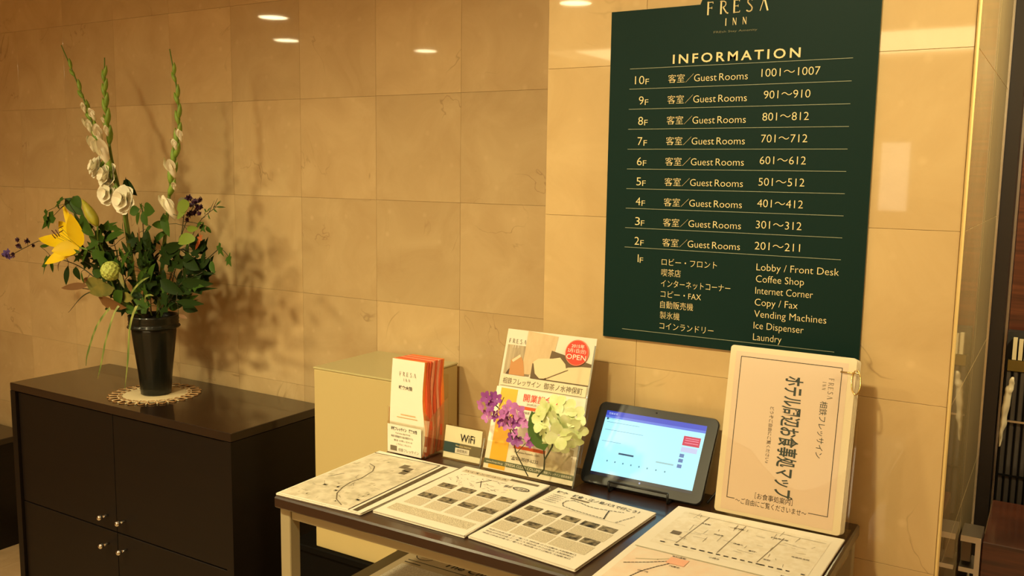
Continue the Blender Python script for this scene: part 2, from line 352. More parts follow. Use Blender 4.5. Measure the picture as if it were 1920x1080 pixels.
for zi in zrows:
    za, zb = max(0, zi), min(HC+1.05, zi+T)
    if zb-za < .01: continue
    for k in range(-12, 3):
        xa, xb = xs0+k*T, xs0+(k+1)*T
        if xa < -.95: tile(wl, MARB, xa, min(xb, -.94), za, zb, D)
# pillar front face: joints at x=-.726 and 0.6 m slabs; rows of 0.3 m
for zi in [HC+.126*DP+k*T*1.0 for k in range(-6, 4)]:
    za, zb = max(0, zi), min(HC+1.05, zi+T)
    if zb-za < .01: continue
    for xa, xb in ((-.9435, -.726), (-.726, -.4255), (-.4255, -.150)): tile(wp, MARB2, xa, xb, za, zb, DP, jit=False)
    for ya, yb in ((DP+.004, DP+.42), (DP+.42, 2.508)): tile(wp, MARB2, ya, yb, za, zb, -.145, side=True)
    tile(wp, MARB2, DP+.01, 2.06, za, zb, -.9335, side=True)
# floor tiles where the photograph shows floor
fl = [o for o in bpy.data.objects if o.name == 'floor'][0]
me = bpy.data.meshes.new('tile'); b = MB().bbox((0, 0, -.004), (.397, .397, .004), .001); me.from_pydata([tuple(v) for v in b.v], [], b.f); me.materials.append(FLOORM)
for i in range(-11, 2):
    for j in range(-3, 6):
        o = bpy.data.objects.new('tile', me); COL.objects.link(o); o.parent = fl; o.location = (-.215+i*.4, .063+j*.4, 0)
        if o.location.x > -.95 and o.location.y > DP-.4: bpy.data.objects.remove(o)
        elif o.location.y > D-.39: bpy.data.objects.remove(o)
struct('corner_highlight', MB().bbox((-.1495, DP-.005, 0), (-.1435, DP+.004, HC+1.05), .0022), mat('edge_highlight', lin((240, 208, 140)), .3, coat=1, coat_r=.1))  # thin pale strip, paints the bright edge highlight along the pillar corner
# metal edge trim at the end of the pillar side, dark door jamb and trims behind
struct('trim_1', MB().box((-.1475, 2.5085, 0), (-.1425, 2.520, HC+1.05)), METG)
struct('trim_2', MB().box((-.150, 2.524, 0), (-.113, 2.66, HC+1.05)), mat('jamb', lin((26, 15, 10)), .5))
struct('trim_3', MB().box((-.1125, 2.600, 0), (-.107, 2.66, HC+1.05)), METG)
struct('baseboard_left', MB().box((-6.5, D-.02, .004), (-.945, D-.006, .08)), DARKP)

# ============================================================ CEILING LIGHTS
EMIT = mat('lamp_disc', (1, .9, .7), .5, emit=(1, .86, .5), es=34)
WHT = mat('white_trim', (.8, .75, .65), .5)
names = {0: 'far left', 1: 'farther left', 2: 'rear left', 3: 'rear middle'}
for i, (x, y) in enumerate([(-4.84, -.52), (-5.59, -1.39), (-4.94, -2.42), (-2.71, -1.80), (-3.15, -.10), (-1.95, .10), (-.70, .10), (-.5, -2.2), (1.2, -1.2)]):
    lab = ['round ceiling downlight mirrored large at the top left of the marble wall', 'small round downlight mirrored just under the largest spot on the marble',
           'round downlight mirrored alone above the middle of the marble wall', 'round downlight mirrored at the top of the pillar left of the green sign',
           'ceiling downlight out of frame that lights the flower vase', 'ceiling downlight out of frame over the cream box and leaflets', 'ceiling downlight out of frame over the paper table',
           'ceiling downlight out of frame behind the camera', 'ceiling downlight out of frame to the right of the camera'][i]
    t = thing('ceiling_light', (x, y, HC+1.05), lab, 'ceiling light', 'round warm downlights in the ceiling')
    MB().lathe((x, y, HC+1.05), [(.100, -.001), (.103, -.008), (.120, -.006), (.122, 0)], 32).build('trim_ring', WHT, t)
    b = MB(); b.add([(x+.10*math.cos(2*PI*k/32), y+.10*math.sin(2*PI*k/32), HC+1.048) for k in range(32)], [tuple(range(32))]); b.sm = False
    b.build('diffuser', EMIT, t)
t = thing('cove_light', (-1.3, -4.2, HC+1.03), 'long warm ceiling light panel mirrored as a bright band behind the green sign', 'ceiling light')
MB().box((-3.9, -5.0, HC+1.01), (1.4, -3.4, HC+1.03)).build('diffuser', mat('cove_glow', (1, .9, .6), .5, emit=(1, .74, .34), es=1.6), t)
b = MB()
for a in ((-3.94, -5.04, HC+1.0), ): b.box(a, (1.44, -5.0, HC+1.05)).box((-3.94, -3.4, HC+1.0), (1.44, -3.36, HC+1.05)).box((-3.94, -5.0, HC+1.0), (-3.9, -3.4, HC+1.05)).box((1.4, -5.0, HC+1.0), (1.44, -3.4, HC+1.05))
b.build('frame', WHT, t)
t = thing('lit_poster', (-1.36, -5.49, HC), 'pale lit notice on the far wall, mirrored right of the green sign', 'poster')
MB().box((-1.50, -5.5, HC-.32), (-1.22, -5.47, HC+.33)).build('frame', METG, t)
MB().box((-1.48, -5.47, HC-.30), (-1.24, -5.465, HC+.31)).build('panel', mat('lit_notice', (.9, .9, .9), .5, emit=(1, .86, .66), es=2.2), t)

# ============================================================ BLACK CABINET
def Bx(mb, x0, y0, z0, x1, y1, z1): return mb.box((x0, y0, z0+HC), (x1, y1, z1+HC))
cx0, cx1, cy0, cy1, ct = -3.030, -1.945, 1.695, 2.085, -.736
t = thing('storage_cabinet', (-2.4875, 1.89, 0), 'black-brown four-door cabinet under the vase of flowers', 'cabinet')
b = MB(); b.bbox((cx0, cy0, ct-.026+HC), (cx1, cy1-.012, ct+HC), .0015); b.build('top_panel', LACQT, t)
b = MB(); Bx(b, cx0, cy0, -1.55, cx0+.028, cy1-.012, ct-.027); b.build('side_panel', LACQ, t)
b = MB(); Bx(b, cx1-.028, cy0, -1.55, cx1, cy1-.012, ct-.027); b.build('side_panel', LACQ, t)
b = MB(); Bx(b, cx0+.028, cy0+.02, -1.51, cx1-.028, cy1-.014, ct-.03); b.build('carcass', DARKP, t)
b = MB(); Bx(b, cx0+.028, cy0+.012, -1.55, cx1-.028, cy0+.02, -1.5); b.build('plinth', DARKP, t)
cm = (cx0+cx1)/2; zm = -1.150
for (xa, xb) in ((cx0+.031, cm-.0015), (cm+.0015, cx1-.031)):
    for (za, zb) in ((zm+.002, ct-.031), (-1.50, zm-.002)):
        dmb = MB(); dmb.bbox((xa, cy0+.009, za+HC), (xb, cy0+.02, zb+HC), .0012); dd = dmb.build('door', LACQ, t)
        kx = cm-.045 if xa < cm-.1 else cm+.045; kz = (zm+.048 if za > zm else zm-.046)+HC
        kb = MB(); kb.tube([(kx, cy0+.0092, kz), (kx, cy0-.012, kz)], .004, 8); kb.ball((kx, cy0-.019, kz), .0095, 12, 8); kb.build('knob', KNOB, dd)
# second low cabinet beyond
t = thing('low_cabinet', (-4.1, 1.98, 0), 'dark low cabinet at the left edge, beyond the vase cabinet', 'cabinet')
b = MB(); b.bbox((-4.7, 1.75, .435), (-3.568, 2.068, .46), .002); b.build('top_panel', LACQT, t)
b = MB(); b.box((-4.69, 1.76, 0), (-3.575, 2.068, .434)); b.build('carcass', LACQ, t)

# ============================================================ CREAM BOX ON BLACK STAND
t = thing('pedestal', (-1.58, 1.93, 0), 'black plinth under the cream display box behind the table', 'pedestal')
MB().bbox((-1.80, 1.79, .004), (-1.27, 2.066, .485), .002).build('body', DARKP, t)
MB().bbox((-1.81, 1.78, .485), (-1.26, 2.068, .503), .002).build('top_panel', DARKP, t)
t = thing('display_box', (-1.58, 1.93, .503), 'plain cream box standing between the black cabinet and the table', 'box')
bx0, bx1, by0, by1, bt = -1.723, -1.435, 1.795, 2.068, HC-.535
MB().bbox((bx0, by0, .503), (bx1, by1, bt-.006), .002).build('body', CREAM, t)
MB().bbox((bx0-.002, by0-.002, bt-.006), (bx1+.002, by1, bt), .002).build('lid', CREAMT, t)

# ============================================================ TABLE
TZ = HC-.61
t = tbl = thing('console_table', (-.745, 1.39, 0), 'narrow table with dark walnut top and beige steel legs, covered with maps', 'table')
tx0, tx1, ty0, ty1 = -1.230, -.270, 1.170, 1.640
MB().bbox((tx0, ty0, TZ-.022), (tx1, ty1, TZ), .003).build('tabletop', WOODT, t)
lw = .026
for (x, y) in ((tx0+.004, ty0+.012), (tx1-.004-lw, ty0+.012), (tx0+.004, ty1-.012-lw), (tx1-.004-lw, ty1-.012-lw)):
    MB().bbox((x, y, 0.004), (x+lw, y+lw, TZ-.0225), .0015).build('leg', FRAME, t)
zr = TZ-.0225
for (a, c) in (((tx0+.004+lw, ty0+.016), (tx1-.004-lw, ty0+.034)), ((tx0+.004+lw, ty1-.034), (tx1-.004-lw, ty1-.016))):
    MB().bbox((a[0], a[1], zr-.022), (c[0], c[1], zr), .001).build('rail', FRAME, t)
for x in (tx0+.008, tx1-.026): MB().bbox((x, ty0+.012+lw, zr-.022), (x+.018, ty1-.012-lw, zr), .001).build('rail', FRAME, t)
zs = HC-.845
MB().bbox((tx0+.006, ty0+.040, zs-.018), (tx1-.006, ty1-.04, zs), .002).build('shelf', mat('shelf_olive', lin((74, 60, 34)), .45), t)
# newspaper on the lower shelf
t = thing('newspaper', (-1.0, 1.38, zs), 'folded English-language newspaper on the shelf under the table', 'newspaper')
b = MB()
for k in range(5): b.bbox((-1.178+.001*k, 1.215+.002*k, zs+.0025*k), (-.80+.001*k, 1.560-.001*k, zs+.0025*k+.0022), .0006)
b.build('pages', mat('newsprint', lin((196, 176, 138)), .8), t)
s = Sheet((-1.175, 1.222, zs+.0123), (1, 0, 0), (0, 1, 0), t)
s.text('The China Post', .10, .275, .020, .20, INK, bold=.01, shear=.25)
s.line([(.02, .262), (.36, .262)], .0022, INK, 'rule')
b = MB(); s.line([(.045+.022*math.cos(k*PI/8), .292+.018*math.sin(k*PI/8)) for k in range(16)], .002, None, '', mb=b, close=True); b.build('emblem', INK, t)
s.rect(.02, .05, .14, .24, TXT, 'text_block'); s.rect(.15, .05, .35, .235, mat('news_photo', lin((120, 96, 62)), .8, noise=(70, .2, lin((176, 150, 108)))), 'news_photo')
s.line([(.02, .25), (.06, .25)], .003, INK, 'rule')
t = thing('dark_booklet', (-.72, 1.40, zs), 'black-covered booklet beside the newspaper on the table shelf', 'booklet')
MB().bbox((-.79, 1.25, zs), (-.60, 1.53, zs+.012), .001).build('cover', mat('booklet_cover', lin((44, 38, 30)), .5), t)

# ============================================================ PAPER STACKS
def stack(name, corners, label, n, cat='paper stack', jit=.0015, sheet_t=.0008, curl=0.0):
    """a pile of sheets with slightly uneven edges; returns the thing and the top Sheet"""
    c = [Vector((x, y, 0)) for x, y in corners]   # BL, BR, TR, TL
    ce = sum(c, Vector())/4; t = thing(name, (ce.x, ce.y, TZ), label, cat, 'printed map stacks on the table')
    b = MB()
    for k in range(n):
        o = Vector((random.uniform(-jit, jit), random.uniform(-jit, jit), 0)); z0 = TZ+.0002+k*sheet_t; z1 = z0+sheet_t*.8
        top = (k == n-1)
        nn = 8; vs = []; fs = []
        for i in range(nn+1):
            for j in range(nn+1):
                p = (c[0]*(1-i/nn)*(1-j/nn)+c[1]*(i/nn)*(1-j/nn)+c[2]*(i/nn)*(j/nn)+c[3]*(1-i/nn)*(j/nn))+o
                vs.append((p.x, p.y, z1))
        m = len(vs)
        vs += [(v[0], v[1], z0) for v in vs]
        for i in range(nn):
            for j in range(nn):
                a = i*(nn+1)+j; fs.append((a, a+nn+1, a+nn+2, a+1)); fs.append((m+a, m+a+1, m+a+nn+2, m+a+nn+1))
        ed = [i*(nn+1) for i in range(nn+1)]+[nn*(nn+1)+j for j in range(1, nn+1)]+[i*(nn+1)+nn for i in range(nn-1, -1, -1)]+[j for j in range(nn-1, 0, -1)]
        for a, d_ in zip(ed, ed[1:]+ed[:1]): fs.append((a, m+a, m+d_, d_))
        b.add(vs, fs)
    b.sm = False; b.build('sheets', PAPER, t)
    zt = TZ+.0002+n*sheet_t-.0002
    s = Sheet((c[0].x, c[0].y, zt), c[1]-c[0], c[3]-c[0], t)
    return t, s
# 1: area map, leftmost
t, s = stack('map_stack', [(-1.229, 1.178), (-1.030, 1.186), (-1.026, 1.484), (-1.236, 1.486)], 'pile of grey street maps at the left end of the table', 6, jit=.002)
s.rect(.004, .004, .168, .288, MAPP, 'street_map')
s.line([(.002, .29), (.170, .29), (.170, .001)], .0018, INK, 'border', k=2)
s.rect(.178, .003, .189, .29, mat('print_strip', lin((70, 58, 40)), .7, noise=(160, .2, lin((110, 96, 70)))), 'legend_strip', k=2)
for k in range(70):
    u, v = random.uniform(.008, .155), random.uniform(.01, .27); s.rect(u, v, u+random.uniform(.003, .012), v+random.uniform(.003, .010), mat('map_patch', lin((204, 194, 168)), .75), 'map_block', k=1.6)
s.line([(.145, .012), (.118, .03), (.098, .055), (.086, .085), (.080, .115), (.083, .145), (.075, .19), (.060, .215), (.040, .225)], .0022, INKG, 'railway_line', k=2)
s.line([(.02, .12), (.035, .15)], .0012, INK, 'road', k=2)
for (a, c_) in ((.105, .235), (.122, .222), (.126, .205)): s.rect(a, c_, a+.016, c_+.022, INKG, 'map_block', k=2)
b = MB()
for k in range(26):
    u, v = random.uniform(.01, .15), random.uniform(.02, .27); s.line([(u, v), (u+random.uniform(-.02, .02), v+random.uniform(-.02, .02))], .0006, None, '', mb=b, k=2)
b.build('streets', INKG, t)
# 2 and 3: guide sheets with photographs
def guide(corners, label, cols, rows, ph, pw, phh, extra):
    t, s = stack('guide_stack', corners, label, 7, jit=.0016)
    for v in rows:
        for u in cols:
            s.rect(u, v, u+pw, v+phh, PHOTO, 'printed_photo', k=2)
            s.rect(u-.001, v-.040, u+pw+.003, v-.004, TXT, 'text_block')
    return t, s
t, s = guide([(-1.019, 1.207), (-.8185, 1.203), (-.820, 1.497), (-1.020, 1.502)], 'pile of photo guide sheets, second from the left on the table', (.020, .066, .112, .156), (.103, .166), 0, .034, .022, 0)
s.rect(.012, .022, .19, .052, mat('faint_text', lin((176, 162, 132)), .8, noise=(700, .1, lin((240, 230, 206)))), 'text_block')
s.rect(.012, .262, .120, .278, TXT, 'text_block'); s.rect(.122, .272, .186, .281, INKG, 'title_bar', k=2)
s.text('ハイキングコース', .016, .266, .006, .10, INK, k=3)
s.text('鎌倉', .13, .235, .010, .018, INK, k=3)
b = MB(); s.line([(.168+.017*math.cos(k*PI/10), .24+.008*math.sin(k*PI/10)) for k in range(20)], .0022, None, '', mb=b, close=True, k=3); b.build('badge', INK, t)
s.text('北鎌倉', .154, .2365, .006, .028, INK, k=3)
b = MB()
for k in range(60): u, v = random.uniform(.02, .15), random.uniform(.197, .255); s.line([(u, v), (u+random.uniform(-.010, .010), v+random.uniform(-.006, .006))], .0007, None, '', mb=b, k=2)
s.line([(.075, .222), (.092, .252)], .0018, None, '', mb=b, k=2); s.line([(.078, .236), (.096, .205)], .0012, None, '', mb=b, k=2)
b.build('route_sketch', INK, t)
t, s = guide([(-.813, 1.207), (-.604, 1.189), (-.590, 1.477), (-.800, 1.495)], 'pile of bus guide sheets left of the large map, third along the table', (.008, .048, .088, .127, .163), (.092, .155), 0, .031, .021, 0)
b = MB()
for v in (.040, .031, .022): s.text('神奈川中央交通 江ノ電バス 時刻表 のりば案内 大船駅東口', .012, v, .0042, .175, None, k=3, mb=b)
b.build('lettering', INK, t)
s.text('鎌倉・江ノ島バスで行こう！', .048, .262, .010, .140, INK, k=3, bold=.012)
s.rect(.05, .252, .09, .257, INKG, 'title_bar', k=2)
s.text('鎌倉', .012, .262, .009, .024, INK, k=3, bold=.02)
b = MB()
for k in range(5): s.text('大船駅前から', .012, .248-k*.009, .0038, .03, None, k=3, mb=b)
b.build('lettering', INK, t)
b = MB(); rp = [(.05+.055*(1-math.cos(a)), .228+.022*math.sin(a)) for a in [PI*k/14*1.1 for k in range(28)]]
rp = [(.060, .21), (.052, .222), (.052, .236), (.062, .246), (.080, .243), (.095, .238), (.115, .237), (.14, .243), (.165, .25)]
def dashes(s, pts, w, dash, gap, b, k=3):
    acc = 0
    for a, c_ in zip(pts, pts[1:]):
        a = Vector(a); c_ = Vector(c_); L = (c_-a).length; d = (c_-a)/L; x = 0
        while x < L: s.line([a+d*x, a+d*min(L, x+dash)], w, None, '', mb=b, k=k); x += dash+gap
dashes(s, rp, .0016, .005, .003, b); dashes(s, [(.06, .21), (.085, .205), (.12, .203), (.15, .203)], .0016, .004, .003, b); dashes(s, [(.14, .24), (.145, .22), (.15, .203)], .0024, .004, .003, b); dashes(s, [(.175, .2), (.19, .245)], .0014, .006, .003, b)
b.build('route_dashes', INK, t)
s.line([(.004, .198), (.195, .198)], .0006, INKG, 'rule', k=3)
# 4: large sheet
t, s = stack('large_map_stack', [(-.572, 1.118), (-.280, 1.118), (-.277, 1.541), (-.568, 1.533)], 'pile of large bright area maps at the right end of the table', 6, jit=.0016)
s.rect(.02, .235, .275, .40, MAPF, 'street_map')
s.rect(.012, .004, .285, .205, MAPPK, 'street_map'); s.line([(.008, .207), (.29, .207)], .003, mat('line_olive', lin((196, 188, 160)), .7), 'border', k=2)
b = MB(); x = .035
for w_ in (.008, 0, .008, .009, .009, .009, .008, .007, .008, .008, .007, .007, .014, .008, .008, .006, 0, .006):
    if w_: s.rect(x, .243, x+w_, .2462, None, '', k=3, mb=b)
    x += max(w_, .006)+.0055
b.build('railway_dashes', INK, t)
s.rect(.036, .285, .052, .300, INKG, 'map_block', k=3)
s.rect(.075, .170, .105, .195, mat('pink_block', lin((250, 190, 160)), .7), 'map_block', k=3)
b = MB()
for (u, v, q) in ((.065, .355, '大船駅'), (.12, .365, '松竹通'), (.185, .36, '鎌倉芸術館'), (.10, .32, '商店街'), (.235, .30, '市役所支所'), (.14, .30, '仲通り'), (.17, .285, '東口'), (.20, .265, '栄町'), (.24, .22, '観音前'), (.125, .225, '小袋谷'), (.075, .197, '北鎌倉駅'), (.085, .160, '円覚寺'), (.05, .12, '山ノ内')): s.text(q, u, v, .0042, None, None, k=3, mb=b, bold=.01)
tag(b.build('map_lettering', INK, t), kind='stuff')
b = MB()
for k in range(46):
    u, v = random.uniform(.03, .26), random.uniform(.25, .39); L_ = random.uniform(.006, .03)
    s.line([(u, v), (u+L_, v+random.uniform(-.004, .004))] if k % 2 else [(u, v), (u+random.uniform(-.004, .004), v+L_)], .0006, None, '', mb=b, k=3)
s.line([(.06, .25), (.068, .39)], .001, None, '', mb=b, k=3); s.line([(.13, .25), (.135, .385)], .001, None, '', mb=b, k=3); s.line([(.195, .25), (.205, .37)], .001, None, '', mb=b, k=3); s.line([(.03, .39), (.27, .385)], .0008, None, '', mb=b, k=3)
b.build('streets', INKG, t)
b = MB(); dashes(s, [(.02, .135), (.05, .155), (.075, .175)], .0016, .004, .002, b); b.build('route_dashes', INK, t); b = MB(); dashes(s, [(.04, .06), (.055, .12), (.07, .15), (.082, .17)], .0016, .004, .002, b); b.build('route_dashes', INK, t)
s.line([(.03, .16), (.06, .175), (.09, .2)], .003, mat('line_grey', lin((208, 196, 168)), .7), 'road', k=2)

# ============================================================ GREEN INFORMATION SIGN
sy = 1.6805
t = thing('information_sign', (-.547, sy, HC), 'dark green hotel floor directory board mounted on the marble pillar', 'sign')
out = [(-.798, -.333), (-.296, -.333), (-.296, .315), (-.478, .315), (-.490, .345), (-.604, .345), (-.616, .315), (-.798, .315)]
b = MB(); n = len(out)
b.add([W(x, sy-.006, z) for x, z in out]+[W(x, sy, z) for x, z in out], [tuple(range(n)), tuple(range(2*n-1, n-1, -1))]+[(i, n+i, n+(i+1) % n, (i+1) % n) for i in range(n)]); b.sm = False
b.build('board', GREEN, t)
s = Sheet(W(0, sy-.006, 0), (1, 0, 0), (0, 0, 1), t, .0003)
s.logo(-.603, .2955, .0225, .118, GOLDT); s.logo(-.5715, .2735, .0125, .0515, GOLDT, word='INN')
s.text('FREsh Stay Amenity', -.588, .261, .0038, .082, mat('faint_gold', lin((120, 120, 90)), .6))
s.text('INFORMATION', -.6665, .2095, .0175, .240, GOLDT, bold=.014, sp=1.35)
b = MB()
for k in range(10): s.line([(-.755, .2035-.0389*k), (-.337, .2035-.0389*k)], .0009, None, '', mb=b)
s.line([(-.755, -.3135), (-.339, -.3135)], .0009, None, '', mb=b); b.build('ruled_lines', GLINE, t)
rooms = ['1001～1007', '901～910', '801～812', '701～712', '601～612', '501～512', '401～412', '301～312', '201～211']
BO = -.010
for k in range(10):
    zb = .1735-.0389*k-.0004*k; fl_ = str(10-k)
    if k == 9: zb = -.1755
    xf = -.7225; b = MB()
    s.text(fl_, xf-.0015, zb, .0168, (.0195 if k == 0 else (None if k == 9 else .0100)), mb=b, align='r', bold=BO); s.text('F', xf+.0012, zb-.001, .0115, .0072, mb=b, bold=BO); b.build('floor_number', GOLDT, t)
    if k < 9:
        b = MB(); s.text('客室／', -.6745, zb+.0012, .0128, .051, mb=b, bold=BO); s.text('Guest', -.6225, zb+.001, .0140, .044, mb=b, bold=BO); s.text('Rooms', -.5735, zb+.001, .0140, .054, mb=b, bold=BO); b.build('room_lettering', GOLDT, t)
        s.text(rooms[k], -.4945+(.006 if k else 0)-.0012*max(0, k-1)*.4, zb+.0042, .0152, .104 if k == 0 else .083, GOLDT, name='room_numbers', bold=BO)
for k, (j, e, jw, ew) in enumerate((('ロビー・フロント', 'Lobby / Front Desk', .112, .148), ('喫茶店', 'Coffee Shop', .040, .088), ('インターネットコーナー', 'Internet Corner', .140, .105), ('コピー・FAX', 'Copy / Fax', .083, .079),
        ('自動販売機', 'Vending Machines', .068, .131), ('製氷機', 'Ice Dispenser', .041, .092), ('コインランドリー', 'Laundry', .111, .053))):
    zb = -.1775-.0212*k
    s.text(j, -.6745, zb, .0118, jw, GOLDT, name='ground_floor_lettering', bold=BO); s.text(e, -.4865, -.1755-.0220*k, .0138, ew, GOLDT, name='ground_floor_lettering', bold=BO)

# ============================================================ LEAFLET HOLDER AND LEAFLETS
def acr_panel(mb, a, b_): return mb.box(a, b_)
lx0, lx1, ly0, ly1 = -1.219, -1.128, 1.500, 1.572
t = thing('leaflet_holder', (-1.174, 1.536, TZ), 'clear acrylic leaflet holder filled with orange leaflets', 'leaflet holder')
b = MB(); b.box((lx0-.004, ly0-.004, TZ+.0005), (lx1+.004, ly1+.004, TZ+.003)); b.build('base', ACR, t)
b = MB(); b.box((lx0-.004, ly0-.004, TZ+.003), (lx1+.004, ly0-.002, TZ+.072)); b.build('front_panel', ACR, t)
b = MB(); b.box((lx0-.004, ly1+.012, TZ+.0005), (lx1+.004, ly1+.014, TZ+.17)); b.build('back_panel', ACR, t)
for x in (lx0-.004, lx1+.002):
    b = MB(); b.add([(x, ly0-.002, TZ+.003), (x, ly1+.012, TZ+.003), (x, ly1+.012, TZ+.12), (x, ly0+.018, TZ+.085), (x, ly0-.002, TZ+.105), (x+.002, ly0-.002, TZ+.003), (x+.002, ly1+.012, TZ+.003), (x+.002, ly1+.012, TZ+.12), (x+.002, ly0+.018, TZ+.085), (x+.002, ly0-.002, TZ+.105)],
        [(0, 1, 2, 3, 4), (9, 8, 7, 6, 5)]+[(i, i+5, (i+1) % 5+5, (i+1) % 5) for i in range(5)]); b.sm = False; b.build('side_panel', ACR, t)
s = Sheet((lx0-.002, ly0-.0045, TZ+.004), (1, 0, 0), (0, 0, 1), t)
s.rect(0, 0, .091, .0625, PAPER, 'label_card')
s.text('相鉄フレッサイン', .010, .051, .0058, .042, INK, bold=.03); s.text('鎌倉大船', .058, .051, .0058, .022, INK, bold=.03)
s.text('〒247-0056 鎌倉市大船', .022, .043, .003, .04, INKG); s.text('神奈川県鎌倉市大船の駅前ホテル', .010, .035, .0042, .06, INK); s.text('電話 お問い合わせ', .018, .027, .0034, .05, INKG)
s.text('ご予約はこちらから', .024, .019, .0034, .04, INKG); s.rect(.008, .005, .026, .016, INKG, 'logo_block', k=2); s.text('相鉄フレッサイン', .03, .006, .0058, .055, INKG)
dn = 8; cols = [ORANGE, RED, RED, PINKO, RED, PINKO, RED, ORANGE]
lfl = ['white-covered front leaflet in the acrylic holder']+['%s orange-red leaflet behind the white front one in the acrylic holder' % q for q in ('first', 'second', 'third, salmon-edged', 'fourth', 'fifth, salmon-edged', 'sixth')]+['rearmost orange leaflet, against the back of the acrylic holder']
hy = (ly1-ly0)/dn
for k in range(dn):
    # leaflets narrow slightly at mid height on the right and lean back a little
    y0 = ly0+k*hy; zt = TZ+.2075-.0004*k; z0 = TZ+.0035; nz = 10
    t2 = thing('leaflet', (-1.174, y0, z0), lfl[k], 'leaflet', 'leaflets in the acrylic holder') if k == 0 else None
    vs = []; fs = []
    for i in range(nz+1):
        u = i/nz; z = z0+(zt-z0)*u; wob = (.004*math.sin(u*PI*1.6+.5)+.0015*math.sin(u*9+k*2.1)); yl = y0+.012*u*u
        x1 = lx1+(-.002 if k == 0 else 0)+wob*(1 if k else 1.3)-(0 if u > .3 else .004*(.3-u)/.3); thk = hy*(.75+.2*math.sin(u*PI+k))
        vs += [(lx0, yl, z), (x1, yl, z), (x1+random.uniform(-.0006, .0006), yl+thk, z), (lx0, yl+thk, z)]
    for i in range(nz):
        a = 4*i
        for q in range(4): fs.append((a+q, a+(q+1) % 4, a+4+(q+1) % 4, a+4+q))
    fs += [(0, 3, 2, 1), (4*nz, 4*nz+1, 4*nz+2, 4*nz+3)]
    b = MB(); b.add(vs, fs); b.sm = False
    if k == 0:
        b.build('pages', ORANGE, t2)
        c = MB(); cv = []; cf = []
        for i in range(nz+1): v0, v1 = Vector(vs[4*i]), Vector(vs[4*i+1]); cv += [v0+Vector((0, -.0008, 0)), v1+Vector((0, -.0008, 0)), v0, v1]
        for i in range(nz): a = 4*i; cf += [(a, a+1, a+5, a+4), (a+3, a+2, a+6, a+7), (a+1, a+3, a+7, a+5), (a+2, a, a+4, a+6)]
        c.add(cv, cf); c.sm = False; c.build('cover', PAPER, t2)
        q = Sheet((lx0, y0+.0078, TZ+.135), (1, 0, 0), (0, .095, 1), t2, .0011)
        q.O.y = y0+.0045
        q.logo(.022, .038, .0085, .045, INKG, k=2); q.logo(.032, .027, .006, .021, INKG, word='INN', k=2); q.text('鎌倉大船', .022, .010, .0062, .036, INK, k=2, bold=.02)
        q2 = Sheet((lx0, y0+.0008, TZ+.085), (1, 0, 0), (0, .06, 1), t2, .0011)
        q2.rect(.03, .004, .07, .006, mat('peach_print', lin((222, 180, 130)), .7), 'print'); q2.rect(.02, -.002, .075, -.0005, MATS['peach_print'], 'print')
    else:
        o = b.build('leaflet', cols[k], None, loc=(-1.174, y0, z0)); tag(o, lfl[k], 'leaflet', 'leaflets in the acrylic holder')

# ============================================================ WIFI CARD
t = thing('wifi_card_stand', (-1.052, 1.545, TZ), 'small clear stand with a wireless internet card beside the leaflets', 'card stand')
wx0, wx1 = -1.104, -1.006
Vv = Vector((0, .012, .070)).normalized()
def slab(mb, O, U, V, w_, h_, th, m=None):
    O = Vector(O); U = Vector(U).normalized(); V = Vector(V).normalized(); N = U.cross(V)
    p = [O, O+U*w_, O+U*w_+V*h_, O+V*h_]; q = [x-N*th for x in p]
    mb.add(p+q, [(0, 1, 2, 3), (7, 6, 5, 4), (0, 4, 5, 1), (1, 5, 6, 2), (2, 6, 7, 3), (3, 7, 4, 0)]); mb.sm = False; return mb
slab(MB(), (wx0+.002, 1.535, TZ+.003), (1, 0, 0), Vv, .094, .068, .001).build('card', mat('card_glossy', lin((255, 250, 226)), .4, coat=.6, coat_r=.12), t)
slab(MB(), (wx0, 1.5325, TZ+.001), (1, 0, 0), Vv, .098, .073, .0015).build('front_panel', ACR, t)
b = MB(); b.box((wx0, 1.5325, TZ+.0002), (wx1, 1.585, TZ+.002)); b.build('base', ACR, t)
slab(MB(), (wx0, 1.570, TZ+.002), (1, 0, 0), Vector((0, -.018, .070)), .098, .071, .0015).build('back_panel', ACR, t)
s = Sheet((wx0+.002, 1.535, TZ+.003), (1, 0, 0), Vv, t)
s.rect(0, .012, .040, .034, mat('teal_band', lin((52, 84, 92)), .5), 'band'); s.rect(.040, .012, .094, .034, mat('grey_band', lin((128, 118, 92)), .5), 'band')
s.text('WiFi', .040, .039, .0165, .037, INK, bold=.01); s.rect(.030, .013, .066, .024, PAPER, 'label', k=2); s.text('接続無料', .034, .0155, .006, .028, INKG, k=3); s.text('Wireless Internet', .030, .027, .004, .04, GOLDT, k=2)

